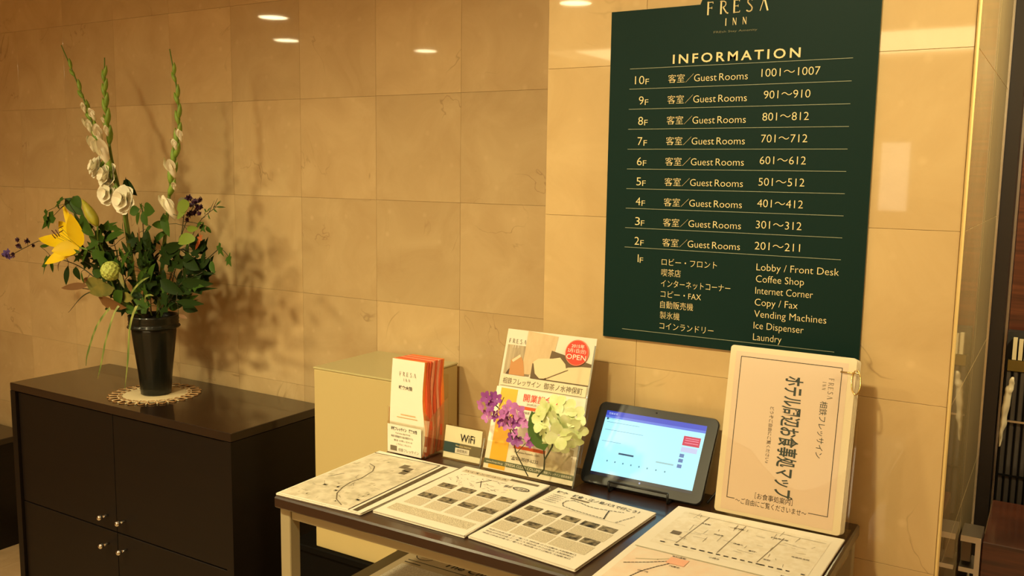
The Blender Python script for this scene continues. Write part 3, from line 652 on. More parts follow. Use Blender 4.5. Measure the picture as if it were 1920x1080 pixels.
# ============================================================ FLYER STAND
t = thing('flyer_stand', (-.887, 1.56, TZ), 'clear acrylic stand holding two hotel opening flyers, behind artificial flowers', 'flyer stand')
fx0, fy, fw = -.990, 1.524, .208
Vf = Vector((0, .088, .276)).normalized(); Nf = Vector((1, 0, 0)).cross(Vf)
def fpt(y_off, z0=.004): return (fx0, fy+y_off, TZ+z0)
slab(MB(), (fx0-.004, fy+.006, TZ+.002), (1, 0, 0), Vf, fw+.008, .272, .002).build('back_panel', ACR, t)
slab(MB(), (fx0-.004, fy-.010, TZ+.002), (1, 0, 0), Vf, fw+.008, .06, .002).build('front_panel', ACR, t)
b = MB(); b.box((fx0-.004, fy-.011, TZ+.0002), (fx0+fw+.004, fy+.075, TZ+.0022)); b.build('base', ACR, t)
b = MB(); b.tube([(fx0+fw+.004, fy-.010, TZ+.002), (fx0+fw+.004, fy+.075, TZ+.27)], .0015, 6); b.tube([(fx0-.004, fy-.010, TZ+.002), (fx0-.004, fy-.010+.018, TZ+.062)], .0012, 6); b.build('edge', EDGE, t)
t1 = thing('flyer', (-.887, 1.53, TZ+.004), 'tall hotel flyer with a room photo and red OPEN circle', 'flyer')
slab(MB(), fpt(.002), (1, 0, 0), Vf, fw, .291, .0015).build('sheet', PAPER2, t1)
s = Sheet(fpt(.002), (1, 0, 0), Vf, t1)
H0 = .2
s.rect(.006, .196, .068, .258, mat('photo_window', lin((112, 92, 68)), .6, noise=(18, .25, lin((206, 186, 150)), (5, .5, .5))), 'printed_photo')
s.poly([(.012, .196), (.026, .196), (.03, .222), (.016, .204)], mat('photo_dark', lin((84, 64, 46)), .6), 'printed_photo', k=2)
s.poly([(.020, .196), (.058, .196), (.050, .226), (.040, .240), (.020, .226)], mat('photo_tan', lin((198, 140, 84)), .6), 'printed_photo', k=3)
s.poly([(.022, .226), (.026, .222), (.043, .235), (.040, .240)], mat('photo_pale', lin((224, 206, 170)), .6), 'printed_photo', k=4)
s.poly([(.048, .200), (.096, .202), (.118, .246), (.122, .286), (.05, .291), (.05, .25)], mat('photo_headboard', lin((206, 176, 134)), .6, noise=(30, .2, lin((216, 190, 148)), (3, 3, .3))), 'printed_photo', k=2)
s.poly([(.072, .194), (.208, .194), (.208, .238), (.112, .256), (.108, .225), (.072, .225)], mat('photo_band', lin((104, 82, 52)), .6), 'printed_photo', k=3)
s.poly([(.110, .196), (.208, .196), (.208, .232), (.185, .231), (.155, .226), (.108, .205)], mat('photo_sheet', lin((226, 206, 164)), .6), 'printed_photo', k=4)
s.poly([(.074, .228), (.082, .204), (.094, .196), (.104, .197), (.152, .220), (.148, .232), (.134, .244), (.118, .240), (.084, .236)], mat('photo_pillow', lin((230, 208, 166)), .6), 'printed_photo', k=5)
s.line([(.082, .204), (.094, .195), (.106, .196), (.156, .221)], .0012, MATS['photo_band'], 'outline', k=6)
s.rect(.004, .172, .204, .193, mat('title_strip', lin((232, 218, 186)), .6), 'title_strip', k=6)
s.text('相鉄フレッサイン', .010, .177, .0105, .090, mat('ink_olive', lin((96, 84, 56)), .7), k=7); s.text('御茶ノ水神保町', .108, .177, .0105, .088, MATS['ink_olive'], k=7)
s.logo(.008, .262, .0085, .042, MATS['ink_olive'], k=4)
s.logo(.018, .252, .006, .018, PAPER2, word='INN', k=6)
RC = (.170, .258); rr = .0265
s.poly([(RC[0]+rr*math.cos(k*PI/20), RC[1]+rr*math.sin(k*PI/20)) for k in range(40)], mat('sticker_red', lin((222, 58, 30)), .5), 'red_circle', k=7)
b = MB(); s.line([(RC[0]+rr*.96*math.cos(k*PI/20), RC[1]+rr*.96*math.sin(k*PI/20)) for k in range(40)], .0008, None, '', mb=b, close=True, k=8); b.build('circle_rim', mat('sticker_pale', lin((250, 170, 130)), .5), t1)
b = MB(); s.text('2015年', RC[0]-.014, RC[1]+.010, .0065, .029, mb=b, k=9, bold=.005); s.text('2月1日(日)', RC[0]-.021, RC[1]+.0005, .0065, .041, mb=b, k=9, bold=.005); s.text('OPEN', RC[0]-.022, RC[1]-.014, .0105, .044, mb=b, k=9); b.build('lettering', PAPER, t1)
t1 = thing('flyer', (-.887, 1.528, TZ+.004), 'shorter flyer with a yellow strip and red heading, in front of the tall one', 'flyer')
slab(MB(), fpt(-.0035, .004), (1, 0, 0), Vf, fw, .170, .001).build('sheet', PAPER, t1)
s = Sheet(fpt(-.0035, .004), (1, 0, 0), Vf, t1)
s.rect(.012, .002, .052, .168, mat('flyer_yellow', lin((246, 184, 40)), .5, noise=(12, .3, lin((248, 196, 76)), (1, 1, 1))), 'yellow_strip')
s.text('開業記念プラン', .068, .148, .0125, .118, mat('heading_red', lin((226, 66, 34)), .6), bold=.008)
s.rect(.056, .130, .120, .1365, mat('bar_orange', lin((226, 96, 44)), .6), 'bar', k=1); s.text('2015年2月1日オープン', .078, .1395, .004, .05, INKG); s.text('全室禁煙 ご朝食付', .066, .122, .004, .045, INKG); s.text('インターネット無料', .066, .112, .004, .045, INK)
s.rect(.064, .050, .138, .0565, MATS['bar_orange'], 'bar'); s.text('sotetsu-hotels.com', .068, .042, .0045, .058, INKG); s.text('☎03-3519-6222', .062, .028, .0065, .064, INK)
s.rect(.142, .018, .200, .068, mat('map_grey', lin((196, 180, 148)), .7, noise=(90, .15, lin((214, 200, 168)))), 'map_block')
s.rect(0, .010, .208, .020, mat('teal_bar', lin((96, 106, 84)), .6), 'footer_bar', k=2); s.text('www.fresa-inn.jp', .006, .013, .004, .04, PAPER, k=3); s.text('[FRESA CLUB] COLUMN', .052, .0125, .0055, .085, PAPER, k=3); s.text('相鉄フレッサイン 会員募集中', .142, .013, .004, .062, PAPER, k=3)

# ============================================================ ARTIFICIAL FLOWERS
def floret(mb, c, r, nrm, np_=4, cup=.3, wid=.95, ph=0):
    c = Vector(c); nrm = Vector(nrm).normalized(); a = nrm.orthogonal().normalized(); b_ = nrm.cross(a)
    for k in range(np_):
        th = 2*PI*k/np_+ph; dv = a*math.cos(th)+b_*math.sin(th); mb.petal(c+dv*r*.08, c+dv*r+nrm*cup*r, nrm, r*wid, curl=.12, cup=.15, n=4, shape='round')
tp = thing('artificial_purple_sprig', at(935, 880, 1.50), 'artificial purple flower sprig leaning on the left of the flyer stand', 'artificial flower')
def yf(py): return 1.497+(895-py)*.00018
b = MB(); b.tube([at(990, 893, 1.507), at(968, 850, 1.49), at(955, 800, 1.485), at(935, 765, 1.49), at(912, 745, 1.50)], .0012, 6)
for (x, y, x2, y2) in ((955, 800, 972, 822), (950, 790, 968, 770), (935, 765, 945, 745), (972, 822, 1000, 826), (968, 850, 985, 832)): b.tube([at(x, y, 1.487), at(x2, y2, 1.484)], .0008, 5)
b.build('stem', STEMD, tp)
random.seed(3)
for (x, y, r, m) in ((912, 745, 11, PURV), (903, 760, 11, PURP), (922, 762, 12, PURV), (914, 780, 11, PURP), (932, 748, 10, PURV), (930, 780, 10, PURV), (945, 775, 12, PURP), (957, 765, 13, PURP), (972, 772, 13, PURP), (955, 785, 13, PURP), (968, 790, 12, PURV), (976, 782, 11, PURP), (950, 796, 10, PURP), (962, 822, 11, PURV), (971, 828, 9, PURV), (966, 812, 8, PURP), (990, 820, 8, PURP), (994, 832, 7, PURV), (985, 795, 8, PURP), (940, 792, 9, PURV), (926, 742, 8, PURV)):
    b = MB(); c = at(x, y, 1.478+random.uniform(0, .012)); floret(b, c, r*.00125, (random.uniform(-.5, .4), -1, random.uniform(-.2, .6)), 5, wid=.75, ph=random.random()*6); b.build('floret', m, tp)
b = MB()
for k in range(9):
    x, y = random.uniform(915, 975), random.uniform(765, 800); b.tube([at(x, y, 1.476), at(x+random.uniform(-14, 14), y-random.uniform(6, 16), 1.470)], .0007, 5)
b.build('stamens', mat('pale_lilac', lin((232, 206, 200)), .6), tp)
th = thing('artificial_hydrangea', at(1015, 890, 1.50), 'artificial cream hydrangea with one big leaf, leaning on the flyers', 'artificial flower')
b = MB(); b.tube([at(1008, 893, 1.500), at(1020, 880, 1.492), at(1021, 862, 1.488), at(1035, 838, 1.485), at(1042, 800, 1.485)], .0016, 8); b.tube([at(1021, 862, 1.488), at(1019, 838, 1.486), at(1012, 800, 1.487)], .0012, 6); b.build('stem', STEMD, th)
b = MB(); b.petal(at(1021, 845, 1.484), at(998, 770, 1.489), (.2, -1, .1), .042, curl=-.05, cup=.18, n=8); b.build('leaf', ALEAF, th)
b = MB(); b.petal(at(1012, 828, 1.486), at(1001, 772, 1.493), (-.4, -1, .1), .030, curl=.03, cup=.1, n=8); b.build('leaf', ALEAF, th)
random.seed(11)
for (x, y, r, dy) in ((1022, 768, 17, 0), (1044, 758, 17, .004), (1064, 766, 16, .004), (1080, 782, 17, .006), (1016, 790, 18, -.004), (1040, 784, 16, -.010), (1068, 798, 19, -.004), (1084, 806, 15, .004), (1024, 812, 18, -.006), (1048, 816, 20, -.014), (1072, 824, 18, -.002), (1034, 832, 14, .002), (1054, 836, 15, -.002), (1056, 780, 13, .004)):
    b = MB(); floret(b, at(x, y, 1.485+dy), r*.0013, ((x-1048)*.02+random.uniform(-.4, .4), -1, (790-y)*.016+random.uniform(-.4, .4)), 4, cup=random.uniform(.1, .4), wid=.95, ph=random.random()*6); b.build('floret', HYD, th)

# ============================================================ TABLET
Vt = Vector((0, .092, .141)).normalized()
tw, thh = .252, .170
t = thing('tablet', (-.66, 1.57, TZ), 'black tablet computer with a lit blue-white screen on a stand', 'tablet')
def rrect(w_, h_, r, n=6):
    p = []
    for cx_, cy_, a0 in ((w_-r, r, -PI/2), (w_-r, h_-r, 0), (r, h_-r, PI/2), (r, r, PI)):
        for k in range(n+1): a = a0+PI/2*k/n; p.append((cx_+r*math.cos(a), cy_+r*math.sin(a)))
    return p
O = Vector((-.785, 1.553, TZ+.006)); s = Sheet(O, (1, 0, 0), Vt, t, .0002)
rp = rrect(tw, thh, .014); ri = rrect(tw-.003, thh-.003, .013); n = len(rp); b = MB()
N_ = s.N
b.add([O+s.U*(u+.0015)+s.V*(v+.0015) for u, v in ri]+[O+s.U*u+s.V*v-N_*.002 for u, v in rp]+[O+s.U*u+s.V*v-N_*.009 for u, v in rp]+[O+s.U*(u+.0015)+s.V*(v+.0015)-N_*.011 for u, v in ri],
      [tuple(range(n))]+[tuple(range(4*n-1, 3*n-1, -1))]+[(k*n+i, (k+1)*n+i, (k+1)*n+(i+1) % n, k*n+(i+1) % n) for k in range(3) for i in range(n)]); b.sm = False
b.build('body', TABB, t)
def em(name, c, es=1): return mat(name, (.01, .01, .01), .3, emit=lin(c)[:3], es=es)
su0, su1, sv0, sv1 = .020, .230, .024, .152
sc = thing; s.rect(su0, sv0, su1, sv1, em('screen_cyan', (168, 238, 250), 1.15), 'screen')
s.rect(su0, sv1-.010, su1, sv1, em('screen_blue', (46, 70, 200)), 'screen_bar', k=2); s.rect(su0, sv1-.015, su1, sv1-.010, em('screen_blue_light', (90, 120, 226)), 'screen_bar', k=2)
s.rect(su0, sv0-.006, su1, sv0, em('screen_dark', (14, 18, 44)), 'screen_bar', k=2)
s.text('空席状況', su0+.006, sv1-.0075, .0035, None, em('screen_white', (220, 236, 255)), k=3)
s.rect(.190, .107, .224, .126, em('screen_red', (206, 30, 80)), 'screen_banner', k=2); b = MB()
for v in (.121, .117, .112): s.rect(.194, v, .221, v+.0012, None, '', k=3, mb=b)
b.build('banner_text', em('screen_pink', (250, 150, 180)), t)
s.rect(.068, .066, .100, .0695, em('screen_navy', (40, 80, 110)), 'screen_mark', k=2); s.rect(.147, .064, .183, .067, em('screen_greyblue', (150, 196, 200)), 'screen_mark', k=2)
s.rect(.190, .094, .222, .104, em('screen_lilac', (196, 204, 240)), 'screen_mark', k=2)
b = MB()
for v in (.083, .073, .062): s.rect(.190, v, .199, v+.007, None, '', k=2, mb=b)
b.build('screen_icons', em('screen_slate', (80, 120, 180)), t)
b = MB()
for u in (.047, .064, .081, .098, .115, .132, .150, .168): s.rect(u, .048, u+.0028, .0512, None, '', k=2, mb=b)
for v in (.135, .128, .112, .088): s.rect(su0+.006, v, su0+.006+random.uniform(.02, .1), v+.0008, None, '', k=2, mb=b)
b.build('screen_text', em('screen_teal', (90, 150, 165)), t); s.rect(su0+.004, .133, su0+.008, .137, MATS['screen_navy'], 'screen_mark', k=3)
s.text('●', .124, .0165, .0035, None, em('home_dot', (150, 160, 200)), name='home_button', k=3); s.rect(.112, .008, .128, .0115, mat('dull_grey', (.12, .12, .12), .4), 'maker_mark', k=3)
b = MB(); b.tube([s.P(.124, .162, 0), s.P(.124, .162, 3)], .0018, 12); b.build('lens', mat('lens_black', (.02, .02, .03), .1), t)
t = thing('tablet_stand', (-.66, 1.60, TZ), 'black wire stand that props up the tablet', 'stand')
BLK = mat('black_plastic', (.012, .011, .010), .4)
b = MB()
for x in (-.712, -.592):
    b.tube([(x, 1.537, TZ+.022), (x, 1.539, TZ+.003), (x, 1.60, TZ+.003), (x, 1.628, TZ+.003)], .0025, 8)
b.tube([(-.712, 1.537, TZ+.022), (-.592, 1.537, TZ+.022)], .0022, 8)
b.build('support', BLK, t)
MB().tube([(-.652, 1.628, TZ+.003), (-.652, 1.625, TZ+.11)], .003, 8).build('rear_prop', BLK, t)
MB().tube([(-.712, 1.628, TZ+.003), (-.592, 1.628, TZ+.003)], .003, 8).build('foot', BLK, t)
MB().tube([(-.530, 1.58, TZ+.004), (-.52, 1.60, TZ+.02), (-.515, 1.61, TZ+.05), (-.522, 1.62, TZ+.09)], .0025, 6).build('power_cable', BLK, t)

# ============================================================ MENU BOOKLET ON ACRYLIC HOLDER
t = thing('menu_booklet', (-.395, 1.56, TZ), 'large laminated restaurant guide booklet with sideways Japanese title, under the sign', 'menu')
mu = Vector((0, .058, .294)).normalized(); O = Vector((-.503, 1.548, TZ+.006))
LAM = mat('laminated_page', lin((222, 198, 172)), .5, coat=1, coat_r=.12); LAMB = mat('laminate_border', lin((228, 212, 176)), .35, coat=1, coat_r=.1)
b = MB()
for k in range(5):
    rp = rrect(.220, .302-.001*k, .006, 4); n = len(rp); oo = O+Vector((-.003+.0012*k, .0022*k, 0)); N_ = Vector((1, 0, 0)).cross(mu)
    b.add([oo+Vector((1, 0, 0))*u+mu*v for u, v in rp]+[oo+Vector((1, 0, 0))*u+mu*v-N_*.0012 for u, v in rp], [tuple(range(n)), tuple(range(2*n-1, n-1, -1))]+[(i, n+i, n+(i+1) % n, (i+1) % n) for i in range(n)])
b.sm = False; b.build('laminated_sheets', LAMB, t)
s = Sheet(O, (1, 0, 0), mu, t, .0003)
s.rect(.008, .006, .204, .292, LAM, 'page')
b = MB(); fr_ = [(.032, .028), (.018, .028), (.018, .283), (.194, .283), (.194, .028), (.162, .028)]; s.line(fr_, .0011, None, '', mb=b, k=2); b.build('border_line', INK, t)
TEALI = mat('slate_ink', lin((52, 62, 56)), .6)
s.text('ホテル周辺お食事処マップ', .098, .258, .036, .214, TEALI, rot=True, bold=.018, k=2, hb=True)
s.logo(.174, .263, .0085, .036, INKG, rot=True); s.logo(.164, .257, .006, .016, INKG, rot=True, word='INN')
s.text('相鉄フレッサイン', .163, .222, .013, .098, TEALI, rot=True, k=2, hb=True)
s.text('どうぞご自由にご覧ください♪', .079, .200, .0072, .10, INK, rot=True, k=2, hb=True)
s.text('［お食事処案内］', .068, .0355, .0085, .066, INK, k=2); s.text('～ご自由にご覧くださいませ～', .034, .0215, .0085, .125, INK, k=2)
b = MB(); rc = O+Vector((.219, -.004, 0))+mu*.262
b.tube([rc+Vector((.008*math.sin(a)*.9, .010*math.cos(a), .019*math.cos(a+.3))) for a in [2*PI*k/20 for k in range(21)]], .0012, 6, cap=False); b.build('binding_ring', BRASS, t)
b = MB(); b.tube([O+Vector((1, 0, 0))*.192+mu*.277+Vector((0, -.003, 0)), rc+Vector((.004, 0, .016))], .0012, 6); b.build('ring_clasp', BRASS, t)
t = thing('menu_holder', (-.395, 1.56, TZ), 'clear acrylic holder with a wavy front that carries the large booklet', 'menu holder')
s = Sheet(O+Vector((-.006, -.006, -.004)), (1, 0, 0), mu, t, 0)
wv = [(0, 0), (.232, 0), (.232, .125)]+[(.232-.232*k/16, .125-.055*math.sin(PI*min(1, k/12))+(.02*max(0, k-12)/4)) for k in range(1, 17)]
n = len(wv); b = MB(); N_ = s.N
b.add([s.P(u, v) for u, v in wv]+[s.P(u, v)-N_*.0018 for u, v in wv], [tuple(range(n)), tuple(range(2*n-1, n-1, -1))]+[(i, n+i, n+(i+1) % n, (i+1) % n) for i in range(n)]); b.sm = False; b.build('front_panel', acrylic('acrylic_glossy', (.995, .99, .98), .08, .0, .22), t)
slab(MB(), O+Vector((-.006, .016, -.004)), (1, 0, 0), mu, .232, .20, .002).build('back_panel', ACR, t)
b = MB(); b.box((-.509, 1.541, TZ+.0002), (-.277, 1.602, TZ+.002)); b.build('base', ACR, t)

# ============================================================ DOILY AND VASE
vc = Vector((-2.495, 1.872, ct+HC))
dc = Vector((-2.493, 1.866, ct+HC))
t = thing('doily', dc, 'round crocheted cream doily with brown lace edge under the vase', 'doily')
b = MB(); b.lathe(dc, [(.0, .0022), (.05, .0022), (.098, .0022), (.102, .0005)], 48); b.build('centre_cloth', LACE, t)
b = MB()
for k in range(26):
    a = 2*PI*k/26; q = Vector((math.cos(a), math.sin(a), 0)); p = Vector((-math.sin(a), math.cos(a), 0)); c = dc+q*.122+Vector((0, 0, .0025))
    b.tube([c+q*.021*math.cos(x)+p*.012*math.sin(x) for x in [2*PI*j/12 for j in range(13)]], .0018, 5, cap=False)
b.build('scallop_edge', LACEB, t)
b = MB()
for k in range(26):
    a = 2*PI*(k+.5)/26; q = Vector((math.cos(a), math.sin(a), 0)); b.tube([dc+q*.098+Vector((0, 0, .002)), dc+q*.138+Vector((0, 0, .002))], .0022, 5)
b.tube([dc+Vector((.112*math.cos(x), .112*math.sin(x), .002)) for x in [2*PI*j/60 for j in range(61)]], .002, 5, cap=False)
b.build('lace_bars', LACE, t)
t = thing('vase', vc, 'tall black-green tapered vase with ribbed collar standing on the doily', 'vase')
pr = [(.0, .003), (.044, .003), (.047, .006), (.048, .02), (.052, .07), (.058, .12), (.064, .17), (.068, .205), (.068, .218), (.066, .222)]
MB().lathe(vc, pr, 64, .012, 16).build('body', VASEM, t)
MB().lathe(vc, [(.066, .221), (.079, .2215), (.082, .225), (.080, .229), (.076, .232), (.078, .238), (.076, .243), (.078, .248), (.077, .256), (.078, .262), (.074, .262), (.070, .24), (.062, .22), (.0, .215)], 48).build('collar', VASEM, t)
vt = vc+Vector((0, 0, .25))
VY = 1.875
# ============================================================ FLOWERS
def path(pts, n=24):
    """smooth curve through points"""
    P = [Vector(p) for p in pts]; P = [P[0]*2-P[1]]+P+[P[-1]*2-P[-2]]; out = []
    seg = len(P)-3; per = max(2, n//seg)
    for i in range(seg):
        for k in range(per):
            t_ = k/per; a, b_, c, d_ = P[i:i+4]
            out.append(.5*((2*b_)+(c-a)*t_+(2*a-5*b_+4*c-d_)*t_*t_+(-a+3*b_-3*c+d_)*t_**3))
    out.append(P[-2]); return out
PXM = .00166
def glad(name, pix, dy, label, bud_from, whites):
    pts = [at(x, y, VY+d_) for (x, y, d_) in pix]; t = thing(name, pts[0], label, 'flower', 'gladiolus stems in the vase')
    cv = path(pts, 40); n = len(cv); b = MB(); b.tube(cv, [max(.0018, .0068*(1-.75*i/n)) for i in range(n)], 8); b.build('stem', STEM, t)
    # overlapping green sheaths along the upper part, alternating sides
    k = int(n*bud_from); side = 1; i = k
    while i < n-3:
        p = cv[i]; q = cv[min(n-1, i+5)]; tdir = (q-p).normalized(); sd = tdir.cross(Vector((0, -1, 0))).normalized()*side; f = 1-(i-k)/(n-k)
        L = .050*(.5+.6*f); b = MB(); w_ = .0112*(.55+.5*f)
        b.tube([p-tdir*.004, p+tdir*L*.22+sd*.35*w_, p+tdir*L*.5+sd*w_*.8, p+tdir*L*.78+sd*w_*1.15, p+tdir*L+sd*w_*1.35], [w_*.45, w_*.85, w_*.8, w_*.45, .0006], 7)
        b.build('sheath', BUDG, t); side *= -1; i += 1 if (i-k) % 3 else 2
    for (x, y, r, kind) in whites:
        c = at(x, y, VY+random.uniform(-.055, -.04)); r *= PXM*(1.35 if kind == 'bloom' else 1.3); b = MB()
        if kind == 'bud':
            dv = Vector((random.uniform(-.5, .1), -.3, 1)).normalized()
            b.tube([c-dv*r*1.1, c-dv*r*.5, c, c+dv*r*.6, c+dv*r*1.05], [r*.15, r*.36, r*.46, r*.5, r*.2], 8)
            for a in range(5): aa = a*1.26+r*99; o_ = Vector((math.cos(aa), -.5, math.sin(aa)*.4)); b.petal(c-dv*r*.2+o_*r*.1, c+dv*r*random.uniform(1.0, 1.45)+o_*r*random.uniform(.4, .8), o_, r*random.uniform(.9, 1.25), curl=.16, cup=.35, n=5, shape='round', wave=.0006)
            b.build('bud', WHITE, t)
        else:
            nr = Vector((random.uniform(-.6, .2), -1, random.uniform(.1, .5))).normalized(); a_ = nr.orthogonal().normalized(); b2 = nr.cross(a_)
            for ring, (rr_, cup_, np_, off) in enumerate(((1.0, .25, 6, -.1), (.75, .5, 5, .15), (.45, .8, 4, .3))):
                for j in range(np_):
                    an = 2*PI*j/np_+ring*.6; dv = a_*math.cos(an)+b2*math.sin(an); b.petal(c+nr*r*off-nr*r*.3, c+dv*r*rr_+nr*r*(off+cup_*.3), nr, r*1.45*(1-.2*ring), curl=.12, cup=.35, n=5, shape='round', wave=.0012)
            b.build('bloom', WHITE, t)
            b = MB(); tb = vt.lerp(c, .3); dn_ = (c-cv[min(range(n), key=lambda q_: (cv[q_]-c).length)]); b.tube([c-nr*r*.4, c-dn_*.9], [r*.25, .003], 8); b.build('bloom_tube', BUDG, t)
    return t
random.seed(5)
glad('gladiolus', [(262, 600, 0), (240, 450, -.02), (228, 375, -.04), (206, 320, -.04), (180, 250, -.04), (150, 168, -.03), (115, 85, -.02)], 0, 'white gladiolus leaning far left, the tallest of the three', .50,
     [(158, 205, 6, 'bud'), (174, 217, 7, 'bud'), (167, 238, 9, 'bud'), (185, 252, 11, 'bud'), (173, 272, 10, 'bud'), (196, 290, 15, 'bud'), (179, 312, 17, 'bloom'), (201, 330, 21, 'bloom'), (199, 363, 17, 'bloom'), (230, 374, 21, 'bloom')])
glad('gladiolus', [(258, 600, .02), (240, 430, .0), (222, 350, -.01), (208, 290, -.02), (200, 220, -.02), (196, 160, -.02), (196, 108, -.02)], 0, 'slim green gladiolus spike standing upright beside the leaning white one', .55, [(200, 247, 6, 'bud'), (193, 226, 4, 'bud')])
glad('gladiolus', [(296, 600, 0), (306, 480, -.01), (314, 400, -.02), (322, 330, -.02), (334, 255, -.02), (333, 180, -.02), (318, 92, -.02)], 0, 'green gladiolus spike standing alone at the right of the bouquet', .42,
     [(338, 256, 7, 'bud'), (328, 273, 6, 'bud'), (322, 318, 11, 'bud'), (319, 392, 14, 'bud'), (326, 350, 5, 'bud')])
# lily
c = at(150, 464, 1.80); t = thing('lily', c, 'open yellow lily facing left with dark anthers', 'flower')
b = MB(); b.tube(path([at(270, 590, 1.87), at(215, 520, 1.84), at(172, 474, 1.81), c]), .0035, 8); b.build('stem', STEM, t)
for (x, y, dy, w_, cv_, nr) in ((65, 438, -.02, 30, .10, (0, -.7, .8)), (104, 414, .02, 32, .06, (0, -1, .2)), (124, 384, .03, 20, -.08, (.2, -1, -.1)), (134, 398, -.04, 28, -.05, (.5, -.9, 0)), (96, 470, -.07, 28, .05, (0, -1, .2)), (76, 492, -.06, 24, .12, (-.2, -1, .2))):
    b = MB(); b.petal(c, at(x, y, 1.80+dy), nr, w_*PXM*1.2, curl=cv_, cup=.25, n=8, shape='ovate'); b.build('petal', YELL, t)
for (x, y, x2, y2) in ((98, 440, 104, 447), (104, 431, 112, 443), (110, 428, 118, 424), (111, 436, 118, 432), (97, 432, 108, 444)):
    b = MB(); b.tube([c, at((x+x2)/2, (y+y2)/2, 1.75)], .0006, 5); f_ = b.build('filament', STEM, t); b = MB(); b.tube([at(x, y, 1.748), at(x2, y2, 1.748)], .0016, 6); b.build('anther', ANTH, f_)
c = at(183, 424, 1.80); t = thing('lily_bud', c, 'closed yellow-green lily bud above the open lily', 'flower')
b = MB(); b.tube(path([at(270, 590, 1.87), at(215, 505, 1.84), at(186, 455, 1.81), c]), .003, 8); b.build('stem', STEM, t)
b = MB(); e = at(154, 374, 1.79); b.tube([c.lerp(e, k/8) for k in range(9)], [.004, .012, .0165, .0175, .0165, .0145, .0115, .007, .002], 12); b.build('bud', YGRN, t)
# snowball
c = at(208, 508, 1.79); t = thing('snowball_flower', c, 'round green snowball bloom low in the bouquet', 'flower')
b = MB(); b.tube(path([at(262, 590, 1.86), at(225, 560, 1.82), at(208, 525, 1.80)]), .0028, 8); b.build('stem', STEM, t)
b = MB(); b.ball(c, .026, 14, 10); 
for k in range(70):
    z = 1-2*(k+.5)/70; a = k*2.399; r_ = math.sqrt(1-z*z); nn_ = Vector((r_*math.cos(a), r_*math.sin(a), z)); floret(b, c+nn_*.029, .0085, nn_, 4, cup=.25, ph=k)
b.build('bloom', SNOW, t)
# dark sprigs of purple blossom
def sprig(label, stempts, blobs, m, r0=.009):
    pts = [at(*p) for p in stempts]; t = thing('purple_sprig', pts[0], label, 'flower'); b = MB(); b.tube(path(pts, 12), .0012, 6)
    for (x, y, Y, rr_) in blobs: 
        q = at(x, y, Y); nearest = min(path(pts, 12), key=lambda p: (p-q).length); b.tube([nearest, q], .0008, 5)
    b.build('stem', STEMD, t)
    for (x, y, Y, rr_) in blobs:
        b = MB(); c = at(x, y, Y); k_ = rr_*PXM
        for j in range(5): floret(b, c+Vector((random.uniform(-1, 1), random.uniform(-1, 1), random.uniform(-1, 1)))*k_*.35, k_*.75, (random.uniform(-1, 1), -1, random.uniform(-1, 1)), 5, cup=.5, wid=.7, ph=j)
        b.build('blossom', PURB if m == 'b' and (x, y) == blobs[0][:2] else PURD, t)
sprig('drooping violet and purple sprig reaching far left of the lily', [(200, 520, 1.85), (150, 485, 1.83), (85, 452, 1.82), (52, 462, 1.82), (22, 478, 1.82)], [(16, 476, 1.82, 11), (36, 460, 1.82, 7), (34, 450, 1.82, 6), (52, 451, 1.82, 8), (63, 461, 1.82, 5), (26, 478, 1.82, 6), (8, 478, 1.82, 5)], 'b')
sprig('dark purple sprig above the right-hand leaves, beside the lone gladiolus', [(310, 560, 1.86), (338, 450, 1.85), (352, 410, 1.85), (366, 380, 1.85)], [(355, 370, 1.85, 8), (366, 378, 1.85, 7), (376, 374, 1.85, 8), (370, 388, 1.85, 7), (378, 388, 1.85, 6), (356, 402, 1.85, 7), (364, 400, 1.85, 7), (352, 412, 1.85, 5), (375, 400, 1.85, 5), (359, 384, 1.85, 5)], 'd')
# airy green spray and small orange flower
t = thing('airy_spray', at(330, 560, 1.86), 'thin green spray with spiky tips right of the purple sprig', 'foliage')
b = MB(); b.tube(path([at(330, 560, 1.86), at(355, 460, 1.85), at(375, 415, 1.85), at(405, 388, 1.85)]), .0010, 6)
for (x, y, x2, y2) in ((390, 400, 392, 412), (392, 398, 402, 376), (402, 388, 415, 378), (405, 388, 421, 388), (400, 390, 408, 372), (384, 402, 386, 390), (378, 410, 388, 405)): b.tube([at(x, y, 1.85), at(x2, y2, 1.848)], [.0012, .0004], 5)
b.build('stem', STEMD, t)
for (x, y, x2, y2) in ((388, 398, 393, 389), (388, 398, 382, 391), (390, 402, 393, 411), (405, 388, 420, 388), (405, 386, 412, 376), (400, 391, 406, 398)):
    b = MB(); b.petal(at(x, y, 1.85), at(x2, y2, 1.845), (0, -1, .2), .006, n=4, shape='lance'); b.build('leaf', LEAFM, t)
t = thing('orange_flower', at(340, 570, 1.86), 'small faded orange flower at the right of the bouquet', 'flower')
b = MB(); b.tube(path([at(340, 570, 1.86), at(360, 490, 1.84), at(374, 452, 1.83)]), .0012, 6); b.build('stem', STEMD, t)
b = MB(); floret(b, at(376, 448, 1.825), .016, (-.2, -1, .3), 6, wid=.5); b.build('bloom', mat('faded_orange', lin((176, 92, 44)), .6), t); b = MB(); b.petal(at(376, 450, 1.83), at(364, 468, 1.82), (0, -1, 0), .012, n=4); b.build('petal', MATS['faded_orange'], t)

